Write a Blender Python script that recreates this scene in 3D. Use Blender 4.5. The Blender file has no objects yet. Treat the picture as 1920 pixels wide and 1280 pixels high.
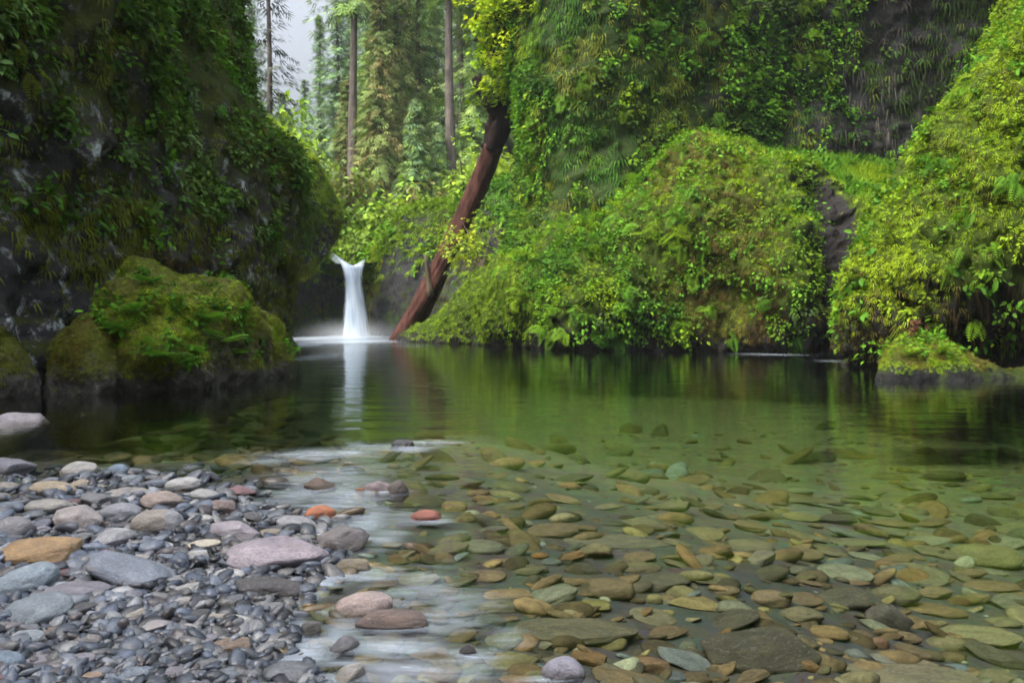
import bpy, math, random
import numpy as np
from mathutils import Vector

R = np.random.default_rng(7)
random.seed(7)
F, HZ, CH = 1500.0, 598.0, 1.0          # focal length (photo px), horizon row, camera height (m)
scene = bpy.context.scene
COL = scene.collection


def at(px, py, D):
    return np.array([(px - 960) / F * D, D, CH - (py - HZ) / F * D])


def ground(px, py, z=0.0):
    D = F * (CH - z) / (py - HZ)
    return np.array([(px - 960) / F * D, D, z])


def unit(v):
    return v / np.maximum(np.linalg.norm(v, axis=-1, keepdims=True), 1e-9)


# ------------------------------------------------------------------ noise
def _hash(ix, iy, iz, seed):
    h = (ix * 374761393 + iy * 668265263 + iz * 2147483647 + seed * 974634777) & 0xFFFFFFFF
    h = ((h ^ (h >> 13)) * 1274126177) & 0xFFFFFFFF
    h = ((h ^ (h >> 16)) * 2246822519) & 0xFFFFFFFF
    return ((h ^ (h >> 15)) & 0xFFFFFF) / 0xFFFFFF


def vnoise(p, seed=0):
    p = np.asarray(p, float)
    i = np.floor(p).astype(np.int64)
    f = p - i
    f = f * f * f * (f * (f * 6 - 15) + 10)
    out = 0
    for dx in (0, 1):
        for dy in (0, 1):
            for dz in (0, 1):
                w = (f[:, 0] if dx else 1 - f[:, 0]) * (f[:, 1] if dy else 1 - f[:, 1]) * (f[:, 2] if dz else 1 - f[:, 2])
                out = out + w * _hash(i[:, 0] + dx, i[:, 1] + dy, i[:, 2] + dz, seed)
    return out * 2 - 1


def fbm(p, freq=1.0, oct=4, seed=0, gain=0.5):
    p = np.asarray(p, float) * freq
    out, a, tot = 0, 1.0, 0.0
    for o in range(oct):
        out = out + a * vnoise(p + 17.3 * o, seed + o)
        tot += a
        a *= gain
        p = p * 2.03
    return out / tot


# ------------------------------------------------------------------ mesh helpers
def make_mesh(name, verts, faces, cols=None, smooth=True, extra=None):
    """faces: list of int arrays, each (n,k) with one k"""
    me = bpy.data.meshes.new(name)
    verts = np.asarray(verts, np.float32)
    if not isinstance(faces, list):
        faces = [faces]
    faces = [np.asarray(f, np.int32) for f in faces if len(f)]
    loops = np.concatenate([f.ravel() for f in faces])
    tot = np.concatenate([np.full(len(f), f.shape[1], np.int32) for f in faces])
    start = np.concatenate([[0], np.cumsum(tot)[:-1]]).astype(np.int32)
    me.vertices.add(len(verts)); me.vertices.foreach_set('co', verts.ravel())
    me.loops.add(len(loops)); me.loops.foreach_set('vertex_index', loops)
    me.polygons.add(len(tot)); me.polygons.foreach_set('loop_start', start); me.polygons.foreach_set('loop_total', tot)
    if smooth:
        me.polygons.foreach_set('use_smooth', np.ones(len(tot), bool))
    if cols is not None:
        a = me.attributes.new('Col', 'FLOAT_COLOR', 'POINT')
        c = np.ones((len(verts), 4), np.float32); c[:, :3] = cols
        a.data.foreach_set('color', c.ravel())
    for k, v in (extra or {}).items():
        a = me.attributes.new(k, 'FLOAT', 'POINT')
        a.data.foreach_set('value', np.asarray(v, np.float32))
    me.update(calc_edges=True)
    me.validate()
    return me


def link(name, me, mat=None, parent=None, loc=None):
    o = bpy.data.objects.new(name, me)
    COL.objects.link(o)
    if mat is not None and me is not None and len(me.materials) == 0:
        me.materials.append(mat)
    if parent is not None:
        o.parent = parent
    if loc is not None:
        o.location = loc
    return o


def tag(o, label=None, cat=None, group=None, kind=None):
    if label: o['label'] = label
    if cat: o['category'] = cat
    if group: o['group'] = group
    if kind: o['kind'] = kind
    return o


def empty(name, loc, label, cat, group=None):
    o = bpy.data.objects.new(name, None)
    COL.objects.link(o); o.location = loc
    o.empty_display_size = .2
    return tag(o, label, cat, group)


def grid_faces(nu, nv):
    i = np.arange(nu - 1)[:, None] * nv + np.arange(nv - 1)[None, :]
    return np.stack([i, i + nv, i + nv + 1, i + 1], -1).reshape(-1, 4)


def grid_normals(P):
    du = np.gradient(P, axis=0); dv = np.gradient(P, axis=1)
    return unit(np.cross(du, dv))


def tube(pts, rad, sides=10, wob=0.0, seed=0, caps=True):
    pts = np.asarray(pts, float); n = len(pts)
    rad = np.broadcast_to(np.asarray(rad, float), (n,))
    t = unit(np.gradient(pts, axis=0))
    ref = np.array([0, 1.0, 0]) if abs(t[0][2]) > .6 else np.array([0, 0, 1.0])
    a = unit(np.cross(t, ref)); b = np.cross(t, a)
    th = np.linspace(0, 2 * np.pi, sides, endpoint=False)
    ring = pts[:, None] + rad[:, None, None] * (np.cos(th)[None, :, None] * a[:, None] + np.sin(th)[None, :, None] * b[:, None])
    V = ring.reshape(-1, 3)
    if wob:
        c = np.repeat(pts, sides, 0)
        V = c + (V - c) * (1 + wob * fbm(V, 1.7 / max(rad.max(), .05) * .35, 4, seed))[:, None]
    i = np.arange(n - 1)[:, None] * sides; j = np.arange(sides)[None]
    j2 = (j + 1) % sides
    fs = np.stack([i + j, i + j2, i + sides + j2, i + sides + j], -1).reshape(-1, 4)
    if caps:
        V = np.vstack([V, pts[0], pts[-1]])
        k = np.arange(sides); k2 = (k + 1) % sides
        c0 = np.stack([k2, k, np.full(sides, n * sides)], -1)
        c1 = np.stack([(n - 1) * sides + k, (n - 1) * sides + k2, np.full(sides, n * sides + 1)], -1)
        return V, [fs, np.vstack([c0, c1])]
    return V, [fs]


def merge(parts):
    V, Q, T, off = [], [], [], 0
    for v, fs in parts:
        V.append(v)
        for f in fs:
            (Q if f.shape[1] == 4 else T).append(f + off)
        off += len(v)
    out = []
    if Q: out.append(np.vstack(Q))
    if T: out.append(np.vstack(T))
    return np.vstack(V), out


# ------------------------------------------------------------------ leaf templates (x across, y along, z face normal)
T_LEAF = (np.array([[0, 0, 0], [-.28, .35, .10], [-.2, .72, .07], [0, 1, -.08], [.2, .72, .07], [.28, .35, .10], [0, .45, 0]]),
          np.array([[0, 6, 1], [1, 6, 2], [2, 6, 3], [3, 6, 4], [4, 6, 5], [5, 6, 0]]))
T_TUFT = (np.array([[-.08, 0, 0], [.08, 0, 0], [.02, 1, -.12], [-.30, .05, 0], [-.16, 0, .03], [-.42, .8, -.05], [.16, 0, .03], [.30, .05, 0], [.40, .85, -.1]]),
          np.array([[0, 1, 2], [3, 4, 5], [6, 7, 8]]))


def t_frond(n=9, arch=.35):
    V, Fc = [], []
    for k in range(n):
        t0 = .08 + .9 * k / n
        L = .30 * math.sin(math.pi * min(1, (t0 * .85 + .18))) ** .8
        for s in (-1, 1):
            z = -arch * t0 ** 2 + .12 * t0
            b = len(V)
            V += [[0, t0, z], [s * L * .5, t0 + .07, z - .015], [s * L, t0 + .06, z - .05], [s * L * .5, t0 + .0, z - .015]]
            Fc.append([b, b + 1, b + 2]); Fc.append([b, b + 2, b + 3])
    b = len(V)
    V += [[-.012, 0, 0], [.012, 0, 0], [0, 1, -arch + .12]]
    Fc.append([b, b + 1, b + 2])
    return np.array(V), np.array(Fc)


T_FROND = t_frond()
# a maple-like lobed leaf
_m = []
for k, (r, a) in enumerate([(.1, -90), (.55, -35), (.35, -10), (.75, 15), (.4, 50), (1.0, 90), (.4, 130), (.75, 165), (.35, 190), (.55, 215)]):
    _m.append([r * .62 * math.cos(math.radians(a)), .35 + r * .62 * math.sin(math.radians(a)), -.12 * r * r])
T_MAPLE = (np.array(_m + [[0, .38, .06]]), np.array([[k, (k + 1) % 10, 10] for k in range(10)]))


def bake(T, pos, N, Y, size, cols, wid=1.0, jitter=.15):
    """copies of the template at pos, face normal N, along Y"""
    tv, tf = T
    n, k = len(pos), len(tv)
    Y = unit(Y); X = unit(np.cross(Y, N)); Z = np.cross(X, Y)
    size = np.broadcast_to(np.asarray(size, float), (n,))[:, None, None]
    V = pos[:, None] + size * (wid * tv[None, :, 0:1] * X[:, None] + tv[None, :, 1:2] * Y[:, None] + tv[None, :, 2:3] * Z[:, None])
    Fc = tf[None] + (np.arange(n) * k)[:, None, None]
    c = np.repeat(cols[:, None], k, 1)
    c = c * (1 + jitter * (R.random((n, k, 1)) - .5))
    return V.reshape(-1, 3), Fc.reshape(-1, tf.shape[1]), c.reshape(-1, 3)


def combine(bk):
    V, Fc, C, off = [], [], [], 0
    for v, f, c in bk:
        V.append(v); Fc.append(f + off); C.append(c); off += len(v)
    return np.vstack(V), np.vstack(Fc), np.vstack(C)


def sample(P, N, n, mask=None):
    """random points on a grid surface; mask(P)->0..1 keeps"""
    nu, nv = P.shape[:2]
    a = np.linalg.norm(np.cross(P[1:, :-1] - P[:-1, :-1], P[:-1, 1:] - P[:-1, :-1]), axis=-1)
    w = a.ravel() / a.sum()
    k = R.choice(len(w), n, p=w)
    i, j = k // (nv - 1), k % (nv - 1)
    u, v = R.random((n, 1)), R.random((n, 1))
    p = (P[i, j] * (1 - u) + P[i + 1, j] * u) * (1 - v) + (P[i, j + 1] * (1 - u) + P[i + 1, j + 1] * u) * v
    nn = N[i, j]
    if mask is not None:
        keep = R.random(n) < mask(p, nn)
        p, nn = p[keep], nn[keep]
    return p, nn


def palette(p, pal, freq, seed, rnd=.35):
    """colour per point: a slow noise picks along the palette, plus per-leaf scatter"""
    pal = np.array(pal)
    t = .5 + .9 * fbm(p, freq, 3, seed) + rnd * (R.random(len(p)) - .5)
    t = np.clip(t, 0, .9999) * (len(pal) - 1)
    i = t.astype(int); f = (t - i)[:, None]
    c = pal[i] * (1 - f) + pal[np.minimum(i + 1, len(pal) - 1)] * f
    return c * (.7 + .6 * R.random((len(p), 1)))


UP = np.array([0, 0, 1.0])


def clumps(P, N, n, mask, pal, size, rad, per, T=T_LEAF, freq=.5, seed=0, out=.5, droop=.35, upn=.6, wid=1.0):
    """clumps of leaves standing off a surface: n clump centres, 'per' leaves each"""
    c, cn = sample(P, N, n, mask)
    m = len(c)
    r = rad * (.5 + R.random(m))
    cc = palette(c, pal, freq, seed)
    idx = np.repeat(np.arange(m), per)
    d = unit(R.normal(size=(m * per, 3)))
    s = np.sum(d * cn[idx], 1, keepdims=True)
    d = np.where(s < 0, d - 2 * s * cn[idx], d)
    rr = (r[idx] * R.random(m * per) ** .5)[:, None]
    pos = c[idx] + d * rr + cn[idx] * .02
    nrm = unit(cn[idx] * .5 + UP * upn + d * .6 + R.normal(size=d.shape) * .25)
    y = unit(d * out + cn[idx] * .35 - UP * droop + R.normal(size=d.shape) * .45)
    return bake(T, pos, nrm, y, size * (.6 + .8 * R.random(m * per)), cc[idx] * (.8 + .4 * R.random((m * per, 1))), wid)


def moss(P, N, n, mask, pal, size, freq=.6, seed=0, droop=.8, T=T_TUFT, wid=1.0):
    p, nn = sample(P, N, n, mask)
    y = unit(nn * .45 - UP * droop + R.normal(size=p.shape) * .35)
    nrm = unit(nn + .35 * UP + R.normal(size=p.shape) * .25)
    return bake(T, p, nrm, y, size * (.5 + R.random(len(p))), palette(p, pal, freq, seed), wid)


# ------------------------------------------------------------------ materials
def new_mat(name):
    m = bpy.data.materials.new(name); m.use_nodes = True
    nt = m.node_tree; nt.nodes.clear()
    return m, nt


def nd(nt, t, **kw):
    n = nt.nodes.new(t)
    for k, v in kw.items():
        if k.startswith('i_'):
            n.inputs[k[2:].replace('_', ' ')].default_value = v
        else:
            setattr(n, k, v)
    return n


def ramp(nt, src, stops):
    r = nd(nt, 'ShaderNodeValToRGB')
    el = r.color_ramp.elements
    while len(el) > 2: el.remove(el[-1])
    for k, (p, c) in enumerate(stops):
        e = el[k] if k < 2 else el.new(p)
        e.position = p
        e.color = (*c, 1) if hasattr(c, '__len__') else (c, c, c, 1)
    nt.links.new(src, r.inputs[0])
    return r.outputs[0]


def noise_tex(nt, scale, detail=4, rough=.6, vec=None, dist=0.0):
    n = nd(nt, 'ShaderNodeTexNoise')
    n.inputs['Scale'].default_value = scale; n.inputs['Detail'].default_value = detail
    n.inputs['Roughness'].default_value = rough; n.inputs['Distortion'].default_value = dist
    if vec is not None: nt.links.new(vec, n.inputs['Vector'])
    return n.outputs['Fac']


def mixc(nt, fac, a, b, mode='MIX'):
    m = nd(nt, 'ShaderNodeMix', data_type='RGBA', blend_type=mode)
    for sock, v in ((m.inputs[0], fac), (m.inputs[6], a), (m.inputs[7], b)):
        if isinstance(v, bpy.types.NodeSocket): nt.links.new(v, sock)
        elif hasattr(v, '__len__'): sock.default_value = (*v, 1)
        else: sock.default_value = v
    return m.outputs[2]


def math_n(nt, op, a, b=None, c=None, clamp=False):
    m = nd(nt, 'ShaderNodeMath', operation=op, use_clamp=clamp)
    for k, v in enumerate((a, b, c)):
        if v is None: continue
        if isinstance(v, bpy.types.NodeSocket): nt.links.new(v, m.inputs[k])
        else: m.inputs[k].default_value = v
    return m.outputs[0]


def out_surf(nt, sh):
    o = nd(nt, 'ShaderNodeOutputMaterial')
    nt.links.new(sh, o.inputs['Surface'])
    return o


def leaf_material(name, trans=.3, rough=.6, spec=.12):
    m, nt = new_mat(name)
    a = nd(nt, 'ShaderNodeAttribute', attribute_name='Col')
    p = nd(nt, 'ShaderNodeBsdfPrincipled')
    nt.links.new(a.outputs['Color'], p.inputs['Base Color'])
    p.inputs['Roughness'].default_value = rough
    p.inputs['Specular IOR Level'].default_value = spec
    t = nd(nt, 'ShaderNodeBsdfTranslucent')
    c = mixc(nt, 1.0, a.outputs['Color'], (1.15, 1.1, .6), 'MULTIPLY')
    nt.links.new(c, t.inputs['Color'])
    mx = nd(nt, 'ShaderNodeMixShader'); mx.inputs[0].default_value = trans
    nt.links.new(p.outputs[0], mx.inputs[1]); nt.links.new(t.outputs[0], mx.inputs[2])
    out_surf(nt, mx.outputs[0])
    return m


def rock_material(name, dark, light, mossc, moss_amt=.5, lichen=None, scale=1.0, wet=.0, lich_lo=.58):
    """layered rock: dark/light mottling, lichen blotches, moss where it faces up or where 'moss' says"""
    m, nt = new_mat(name)
    tc = nd(nt, 'ShaderNodeTexCoord'); v = tc.outputs['Object']
    n1 = noise_tex(nt, 1.3 * scale, 8, .65, v)
    n2 = noise_tex(nt, 7 * scale, 6, .65, v)
    c = mixc(nt, ramp(nt, n1, [(.35, 0.0), (.68, 1.0)]), dark, light)
    c = mixc(nt, math_n(nt, 'MULTIPLY', n2, .8), c, tuple(x * .35 for x in dark))
    if lichen:
        n3 = noise_tex(nt, 2.6 * scale, 7, .7, v, .3)
        c = mixc(nt, ramp(nt, n3, [(lich_lo, 0.0), (lich_lo + .1, 1.0)]), c, lichen)
    g = nd(nt, 'ShaderNodeNewGeometry')
    sx = nd(nt, 'ShaderNodeSeparateXYZ'); nt.links.new(g.outputs['Normal'], sx.inputs[0])
    n4 = noise_tex(nt, 1.9 * scale, 8, .7, v)
    at_ = nd(nt, 'ShaderNodeAttribute', attribute_name='moss')
    k = math_n(nt, 'ADD', math_n(nt, 'MULTIPLY', sx.outputs['Z'], .35), math_n(nt, 'SUBTRACT', n4, .5))
    k = math_n(nt, 'ADD', k, math_n(nt, 'MULTIPLY', at_.outputs['Fac'], moss_amt))
    k = ramp(nt, k, [(.12, 0.0), (.32, 1.0)])
    n5 = noise_tex(nt, 11 * scale, 5, .7, v)
    mc = mixc(nt, n5, tuple(x * .35 for x in mossc), tuple(min(1, x * 1.35) for x in mossc))
    c = mixc(nt, k, c, mc)
    p = nd(nt, 'ShaderNodeBsdfPrincipled'); p.inputs['Specular IOR Level'].default_value = .12
    nt.links.new(c, p.inputs['Base Color'])
    sz = nd(nt, 'ShaderNodeSeparateXYZ'); nt.links.new(g.outputs['Position'], sz.inputs[0])
    wetf = ramp(nt, sz.outputs['Z'], [(.0, 0.0), (.35, 1.0)])
    ro = math_n(nt, 'ADD', math_n(nt, 'MULTIPLY', wetf, .5 - wet * .4), .35)
    nt.links.new(ro, p.inputs['Roughness'])
    b = nd(nt, 'ShaderNodeBump'); b.inputs['Strength'].default_value = .9; b.inputs['Distance'].default_value = .12
    h = math_n(nt, 'ADD', math_n(nt, 'MULTIPLY', n2, .5), math_n(nt, 'ADD', n1, math_n(nt, 'MULTIPLY', n5, .35)))
    nt.links.new(h, b.inputs['Height']); nt.links.new(b.outputs[0], p.inputs['Normal'])
    out_surf(nt, p.outputs[0])
    return m


M = {}
M['leaf'] = leaf_material('leaf')
M['moss'] = leaf_material('moss_strands', .2, .8, .1)
M['needle'] = leaf_material('needles', .15, .7, .2)
M['cliff'] = rock_material('cliff_rock', (.040, .038, .037), (.11, .107, .10), (.05, .065, .012), .35, (.40, .44, .43), 1.1, 0, .55)
M['dark_cliff'] = rock_material('wet_dark_rock', (.024, .024, .026), (.062, .060, .060), (.026, .048, .007), .5, None, .6, .6)
M['mossy'] = rock_material('mossy_rock', (.03, .027, .024), (.030, .027, .029), (.045, .070, .008), .8, None, 1.2)
M['wet'] = rock_material('wet_black_rock', (.012, .012, .013), (.036, .034, .035), (.03, .045, .008), .5, None, 1.2, .6)
M['boulder'] = rock_material('boulder_rock', (.05, .046, .04), (.16, .15, .13), (.095, .105, .02), .55, (.27, .28, .25), 1.6)
M['soil'] = rock_material('forest_soil', (.04, .035, .02), (.07, .06, .03), (.05, .085, .012), .7, None, .6)


def wood_material(name, a, b, stretch=6.0):
    m, nt = new_mat(name)
    tc = nd(nt, 'ShaderNodeTexCoord')
    mp = nd(nt, 'ShaderNodeMapping'); mp.inputs['Scale'].default_value = (stretch, stretch, .6)
    nt.links.new(tc.outputs['Object'], mp.inputs[0])
    n1 = noise_tex(nt, 1.0, 8, .7, mp.outputs[0], .4)
    n2 = noise_tex(nt, .7, 5, .6, tc.outputs['Object'])
    c = mixc(nt, ramp(nt, n1, [(.35, 0.0), (.65, 1.0)]), a, b)
    c = mixc(nt, ramp(nt, n2, [(.45, 0.0), (.75, .7)]), c, tuple(x * .35 for x in a))
    p = nd(nt, 'ShaderNodeBsdfPrincipled'); p.inputs['Roughness'].default_value = .85; p.inputs['Specular IOR Level'].default_value = .1
    nt.links.new(c, p.inputs['Base Color'])
    bp = nd(nt, 'ShaderNodeBump'); bp.inputs['Strength'].default_value = .8; bp.inputs['Distance'].default_value = .08
    nt.links.new(n1, bp.inputs['Height']); nt.links.new(bp.outputs[0], p.inputs['Normal'])
    out_surf(nt, p.outputs[0])
    return m


M['log'] = wood_material('red_brown_log', (.026, .011, .009), (.105, .045, .034), 5.0)
M['bark'] = wood_material('conifer_bark', (.06, .05, .045), (.17, .14, .125), 3.0)
M['darkbark'] = wood_material('dark_root', (.010, .007, .006), (.030, .018, .015), 4.0)  # log top's shade put into its near-black bark colour
M['twig'] = wood_material('twig_bark', (.05, .04, .03), (.14, .11, .07), 9.0)


def stone_material():
    m, nt = new_mat('river_stone')
    oi = nd(nt, 'ShaderNodeObjectInfo')
    tc = nd(nt, 'ShaderNodeTexCoord')
    off = nd(nt, 'ShaderNodeVectorMath', operation='ADD')
    cmb = nd(nt, 'ShaderNodeCombineXYZ')
    for k in range(3): nt.links.new(math_n(nt, 'MULTIPLY', oi.outputs['Random'], 37.0 * (k + 1)), cmb.inputs[k])
    g = nd(nt, 'ShaderNodeNewGeometry')
    nt.links.new(tc.outputs['Object'], off.inputs[0]); nt.links.new(cmb.outputs[0], off.inputs[1])
    v = off.outputs[0]
    n1 = noise_tex(nt, 1.6, 6, .65, v, .5); n2 = noise_tex(nt, 14, 5, .75, v); n3 = noise_tex(nt, 3.4, 5, .6, v, 1.2)
    c = mixc(nt, ramp(nt, n1, [(.3, .0), (.72, 1.0)]), mixc(nt, 1.0, oi.outputs['Color'], (.58, .58, .60), 'MULTIPLY'),
             mixc(nt, 1.0, oi.outputs['Color'], (1.25, 1.2, 1.15), 'MULTIPLY'))
    c = mixc(nt, math_n(nt, 'MULTIPLY', ramp(nt, n3, [(.6, 0.0), (.68, 1.0)]), .35), c, (.30, .24, .18))
    c = mixc(nt, math_n(nt, 'MULTIPLY', ramp(nt, n2, [(.42, 0.0), (.60, 1.0)]), .5), c, (.06, .06, .065))
    c = mixc(nt, math_n(nt, 'MULTIPLY', ramp(nt, noise_tex(nt, 5.5, 7, .75, v, 2.0), [(.56, 0.0), (.62, 1.0)]), .35), c, (.42, .41, .40))
    # a wet band where the stone meets the water: darker and shinier
    sz = nd(nt, 'ShaderNodeSeparateXYZ'); nt.links.new(g.outputs['Position'], sz.inputs[0])
    wz = math_n(nt, 'ADD', sz.outputs['Z'], math_n(nt, 'MULTIPLY', n1, .03))
    dry = ramp(nt, wz, [(.022, 0.0), (.05, 1.0)])
    c = mixc(nt, dry, mixc(nt, 1.0, c, (.62, .6, .56), 'MULTIPLY'), c)
    p = nd(nt, 'ShaderNodeBsdfPrincipled')
    nt.links.new(c, p.inputs['Base Color'])
    nt.links.new(math_n(nt, 'ADD', math_n(nt, 'MULTIPLY', dry, .25), .33), p.inputs['Roughness'])
    nt.links.new(math_n(nt, 'MULTIPLY', ramp(nt, sz.outputs['Z'], [(.0, 0.0), (.004, 1.0)]), .5), p.inputs['Specular IOR Level'])
    b = nd(nt, 'ShaderNodeBump'); b.inputs['Strength'].default_value = .55; b.inputs['Distance'].default_value = .06
    h = math_n(nt, 'ADD', n1, math_n(nt, 'MULTIPLY', n2, .22))
    nt.links.new(h, b.inputs['Height']); nt.links.new(b.outputs[0], p.inputs['Normal'])
    out_surf(nt, p.outputs[0])
    return m


def pebble_material():
    m, nt = new_mat('pebbles')
    a = nd(nt, 'ShaderNodeAttribute', attribute_name='Col')
    g = nd(nt, 'ShaderNodeNewGeometry')
    n = noise_tex(nt, 60, 4, .7, g.outputs['Position']); n1 = noise_tex(nt, 16, 4, .6, g.outputs['Position'])
    c = mixc(nt, ramp(nt, n1, [(.35, .0), (.7, 1.0)]), mixc(nt, 1.0, a.outputs['Color'], (.6, .6, .62), 'MULTIPLY'), mixc(nt, 1.0, a.outputs['Color'], (1.2, 1.17, 1.12), 'MULTIPLY'))
    c = mixc(nt, math_n(nt, 'MULTIPLY', ramp(nt, n, [(.45, 0.0), (.62, 1.0)]), .35), c, (.04, .04, .045))
    sz = nd(nt, 'ShaderNodeSeparateXYZ'); nt.links.new(g.outputs['Position'], sz.inputs[0])
    dry = ramp(nt, math_n(nt, 'ADD', sz.outputs['Z'], math_n(nt, 'MULTIPLY', n1, .06)), [(.07, 0.0), (.17, 1.0)])
    c = mixc(nt, dry, mixc(nt, 1.0, c, (.6, .58, .55), 'MULTIPLY'), c)
    p = nd(nt, 'ShaderNodeBsdfPrincipled')
    nt.links.new(c, p.inputs['Base Color'])
    nt.links.new(math_n(nt, 'ADD', math_n(nt, 'MULTIPLY', dry, .25), math_n(nt, 'MULTIPLY_ADD', n, .3, .14)), p.inputs['Roughness'])
    nt.links.new(math_n(nt, 'MULTIPLY', ramp(nt, sz.outputs['Z'], [(.0, 0.0), (.004, 1.0)]), .5), p.inputs['Specular IOR Level'])
    b = nd(nt, 'ShaderNodeBump'); b.inputs['Strength'].default_value = .4; b.inputs['Distance'].default_value = .01
    nt.links.new(n, b.inputs['Height']); nt.links.new(b.outputs[0], p.inputs['Normal'])
    out_surf(nt, p.outputs[0])
    return m


M['stone'] = stone_material()
M['pebble'] = pebble_material()


def water_material():
    m, nt = new_mat('pool_water')
    g = nd(nt, 'ShaderNodeNewGeometry'); P = g.outputs['Position']
    foam_glare = nd(nt, 'ShaderNodeAttribute', attribute_name='foam_glare').outputs['Fac']
    rip = nd(nt, 'ShaderNodeAttribute', attribute_name='riffle').outputs['Fac']

    def mapped(s, rot=0.0):
        mp = nd(nt, 'ShaderNodeMapping'); mp.inputs['Scale'].default_value = s
        mp.inputs['Rotation'].default_value = (0, 0, rot)
        nt.links.new(P, mp.inputs[0]); return mp.outputs[0]
    w1 = noise_tex(nt, 1.0, 3, .5, mapped((.9, 2.6, 1)))
    w2 = noise_tex(nt, 1.0, 3, .5, mapped((4.0, 8.0, 1), .5))
    h = math_n(nt, 'ADD', math_n(nt, 'MULTIPLY', w1, .034), math_n(nt, 'MULTIPLY', w2, math_n(nt, 'ADD', math_n(nt, 'MULTIPLY', rip, .085), .0022)))
    b = nd(nt, 'ShaderNodeBump'); b.inputs['Strength'].default_value = .35; b.inputs['Distance'].default_value = 1.0
    nt.links.new(h, b.inputs['Height'])
    fr = nd(nt, 'ShaderNodeFresnel'); fr.inputs['IOR'].default_value = 1.33
    nt.links.new(b.outputs[0], fr.inputs['Normal'])
    gl = nd(nt, 'ShaderNodeBsdfGlossy'); gl.inputs['Roughness'].default_value = .075
    gl.inputs['Color'].default_value = (.95, .97, .98, 1)
    nt.links.new(b.outputs[0], gl.inputs['Normal'])
    tr = nd(nt, 'ShaderNodeBsdfTransparent'); tr.inputs['Color'].default_value = (.95, .98, .95, 1)
    s = nd(nt, 'ShaderNodeMixShader')
    nt.links.new(fr.outputs[0], s.inputs[0]); nt.links.new(tr.outputs[0], s.inputs[1]); nt.links.new(gl.outputs[0], s.inputs[2])
    # silky white water, plus sky reflections painted white, streaked along the current
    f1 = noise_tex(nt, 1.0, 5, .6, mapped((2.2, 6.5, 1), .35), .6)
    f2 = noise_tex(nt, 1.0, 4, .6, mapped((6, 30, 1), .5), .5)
    fk = math_n(nt, 'ADD', foam_glare, math_n(nt, 'ADD', math_n(nt, 'MULTIPLY', math_n(nt, 'SUBTRACT', f1, .5), .7), math_n(nt, 'MULTIPLY', math_n(nt, 'SUBTRACT', f2, .5), .95)))
    fk = math_n(nt, 'MULTIPLY', ramp(nt, fk, [(.12, 0.0), (1.15, 1.0)]), ramp(nt, foam_glare, [(.03, 0.0), (.3, 1.0)]))
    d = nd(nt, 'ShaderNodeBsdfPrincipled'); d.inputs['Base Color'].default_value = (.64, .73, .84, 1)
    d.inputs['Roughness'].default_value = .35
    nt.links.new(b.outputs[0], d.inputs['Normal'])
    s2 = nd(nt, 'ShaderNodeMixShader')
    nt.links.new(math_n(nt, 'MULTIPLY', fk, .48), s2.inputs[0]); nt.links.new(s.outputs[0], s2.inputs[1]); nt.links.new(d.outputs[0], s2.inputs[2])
    o = out_surf(nt, s2.outputs[0])
    va = nd(nt, 'ShaderNodeVolumeAbsorption'); va.inputs['Color'].default_value = (.69, .78, .60, 1); va.inputs['Density'].default_value = .30
    nt.links.new(va.outputs[0], o.inputs['Volume'])
    return m


def fall_material():
    m, nt = new_mat('falling_water')
    a = nd(nt, 'ShaderNodeAttribute', attribute_name='across').outputs['Fac']   # -1..1 across the sheet
    dn = nd(nt, 'ShaderNodeAttribute', attribute_name='down').outputs['Fac']
    cv = nd(nt, 'ShaderNodeCombineXYZ'); nt.links.new(math_n(nt, 'MULTIPLY', a, 5.0), cv.inputs[0]); nt.links.new(math_n(nt, 'MULTIPLY', dn, 1.2), cv.inputs[2])
    n = noise_tex(nt, 1.0, 5, .6, cv.outputs[0], .2)
    e = math_n(nt, 'SUBTRACT', 1.0, math_n(nt, 'POWER', math_n(nt, 'ABSOLUTE', a), 2.2))
    k = math_n(nt, 'MULTIPLY', ramp(nt, math_n(nt, 'ADD', e, math_n(nt, 'MULTIPLY', math_n(nt, 'SUBTRACT', n, .5), 1.5)), [(.0, 0.0), (.62, 1.0)]), .96)
    k = math_n(nt, 'MULTIPLY', k, ramp(nt, math_n(nt, 'ADD', dn, math_n(nt, 'MULTIPLY', n, .5)), [(.22, .25), (.6, 1.0)]))
    d = nd(nt, 'ShaderNodeBsdfDiffuse')
    nt.links.new(mixc(nt, ramp(nt, n, [(.36, 0.0), (.66, 1.0)]), (.26, .34, .46), (.62, .69, .78)), d.inputs['Color'])
    tl = nd(nt, 'ShaderNodeBsdfTranslucent'); tl.inputs['Color'].default_value = (.85, .9, .95, 1)
    dm = nd(nt, 'ShaderNodeMixShader'); dm.inputs[0].default_value = .3
    nt.links.new(d.outputs[0], dm.inputs[1]); nt.links.new(tl.outputs[0], dm.inputs[2])
    t = nd(nt, 'ShaderNodeBsdfTransparent')
    s = nd(nt, 'ShaderNodeMixShader')
    nt.links.new(k, s.inputs[0]); nt.links.new(t.outputs[0], s.inputs[1]); nt.links.new(dm.outputs[0], s.inputs[2])
    out_surf(nt, s.outputs[0])
    return m


M['water'] = water_material()
M['fall'] = fall_material()


# ------------------------------------------------------------------ landform builders
def interp_cols(cols, nu, k=2):
    c = np.array(cols, float)
    u = np.linspace(0, len(c) - 1, nu)
    out = np.stack([np.interp(u, np.arange(len(c)), c[:, i]) for i in range(c.shape[1])], 1)
    w = max(1, nu // len(c) // 2)
    ker = np.ones(2 * w + 1) / (2 * w + 1)
    pad = np.pad(out, ((w, w), (0, 0)), mode='edge')
    return np.stack([np.convolve(pad[:, i], ker, 'valid') for i in range(out.shape[1])], 1)


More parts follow.
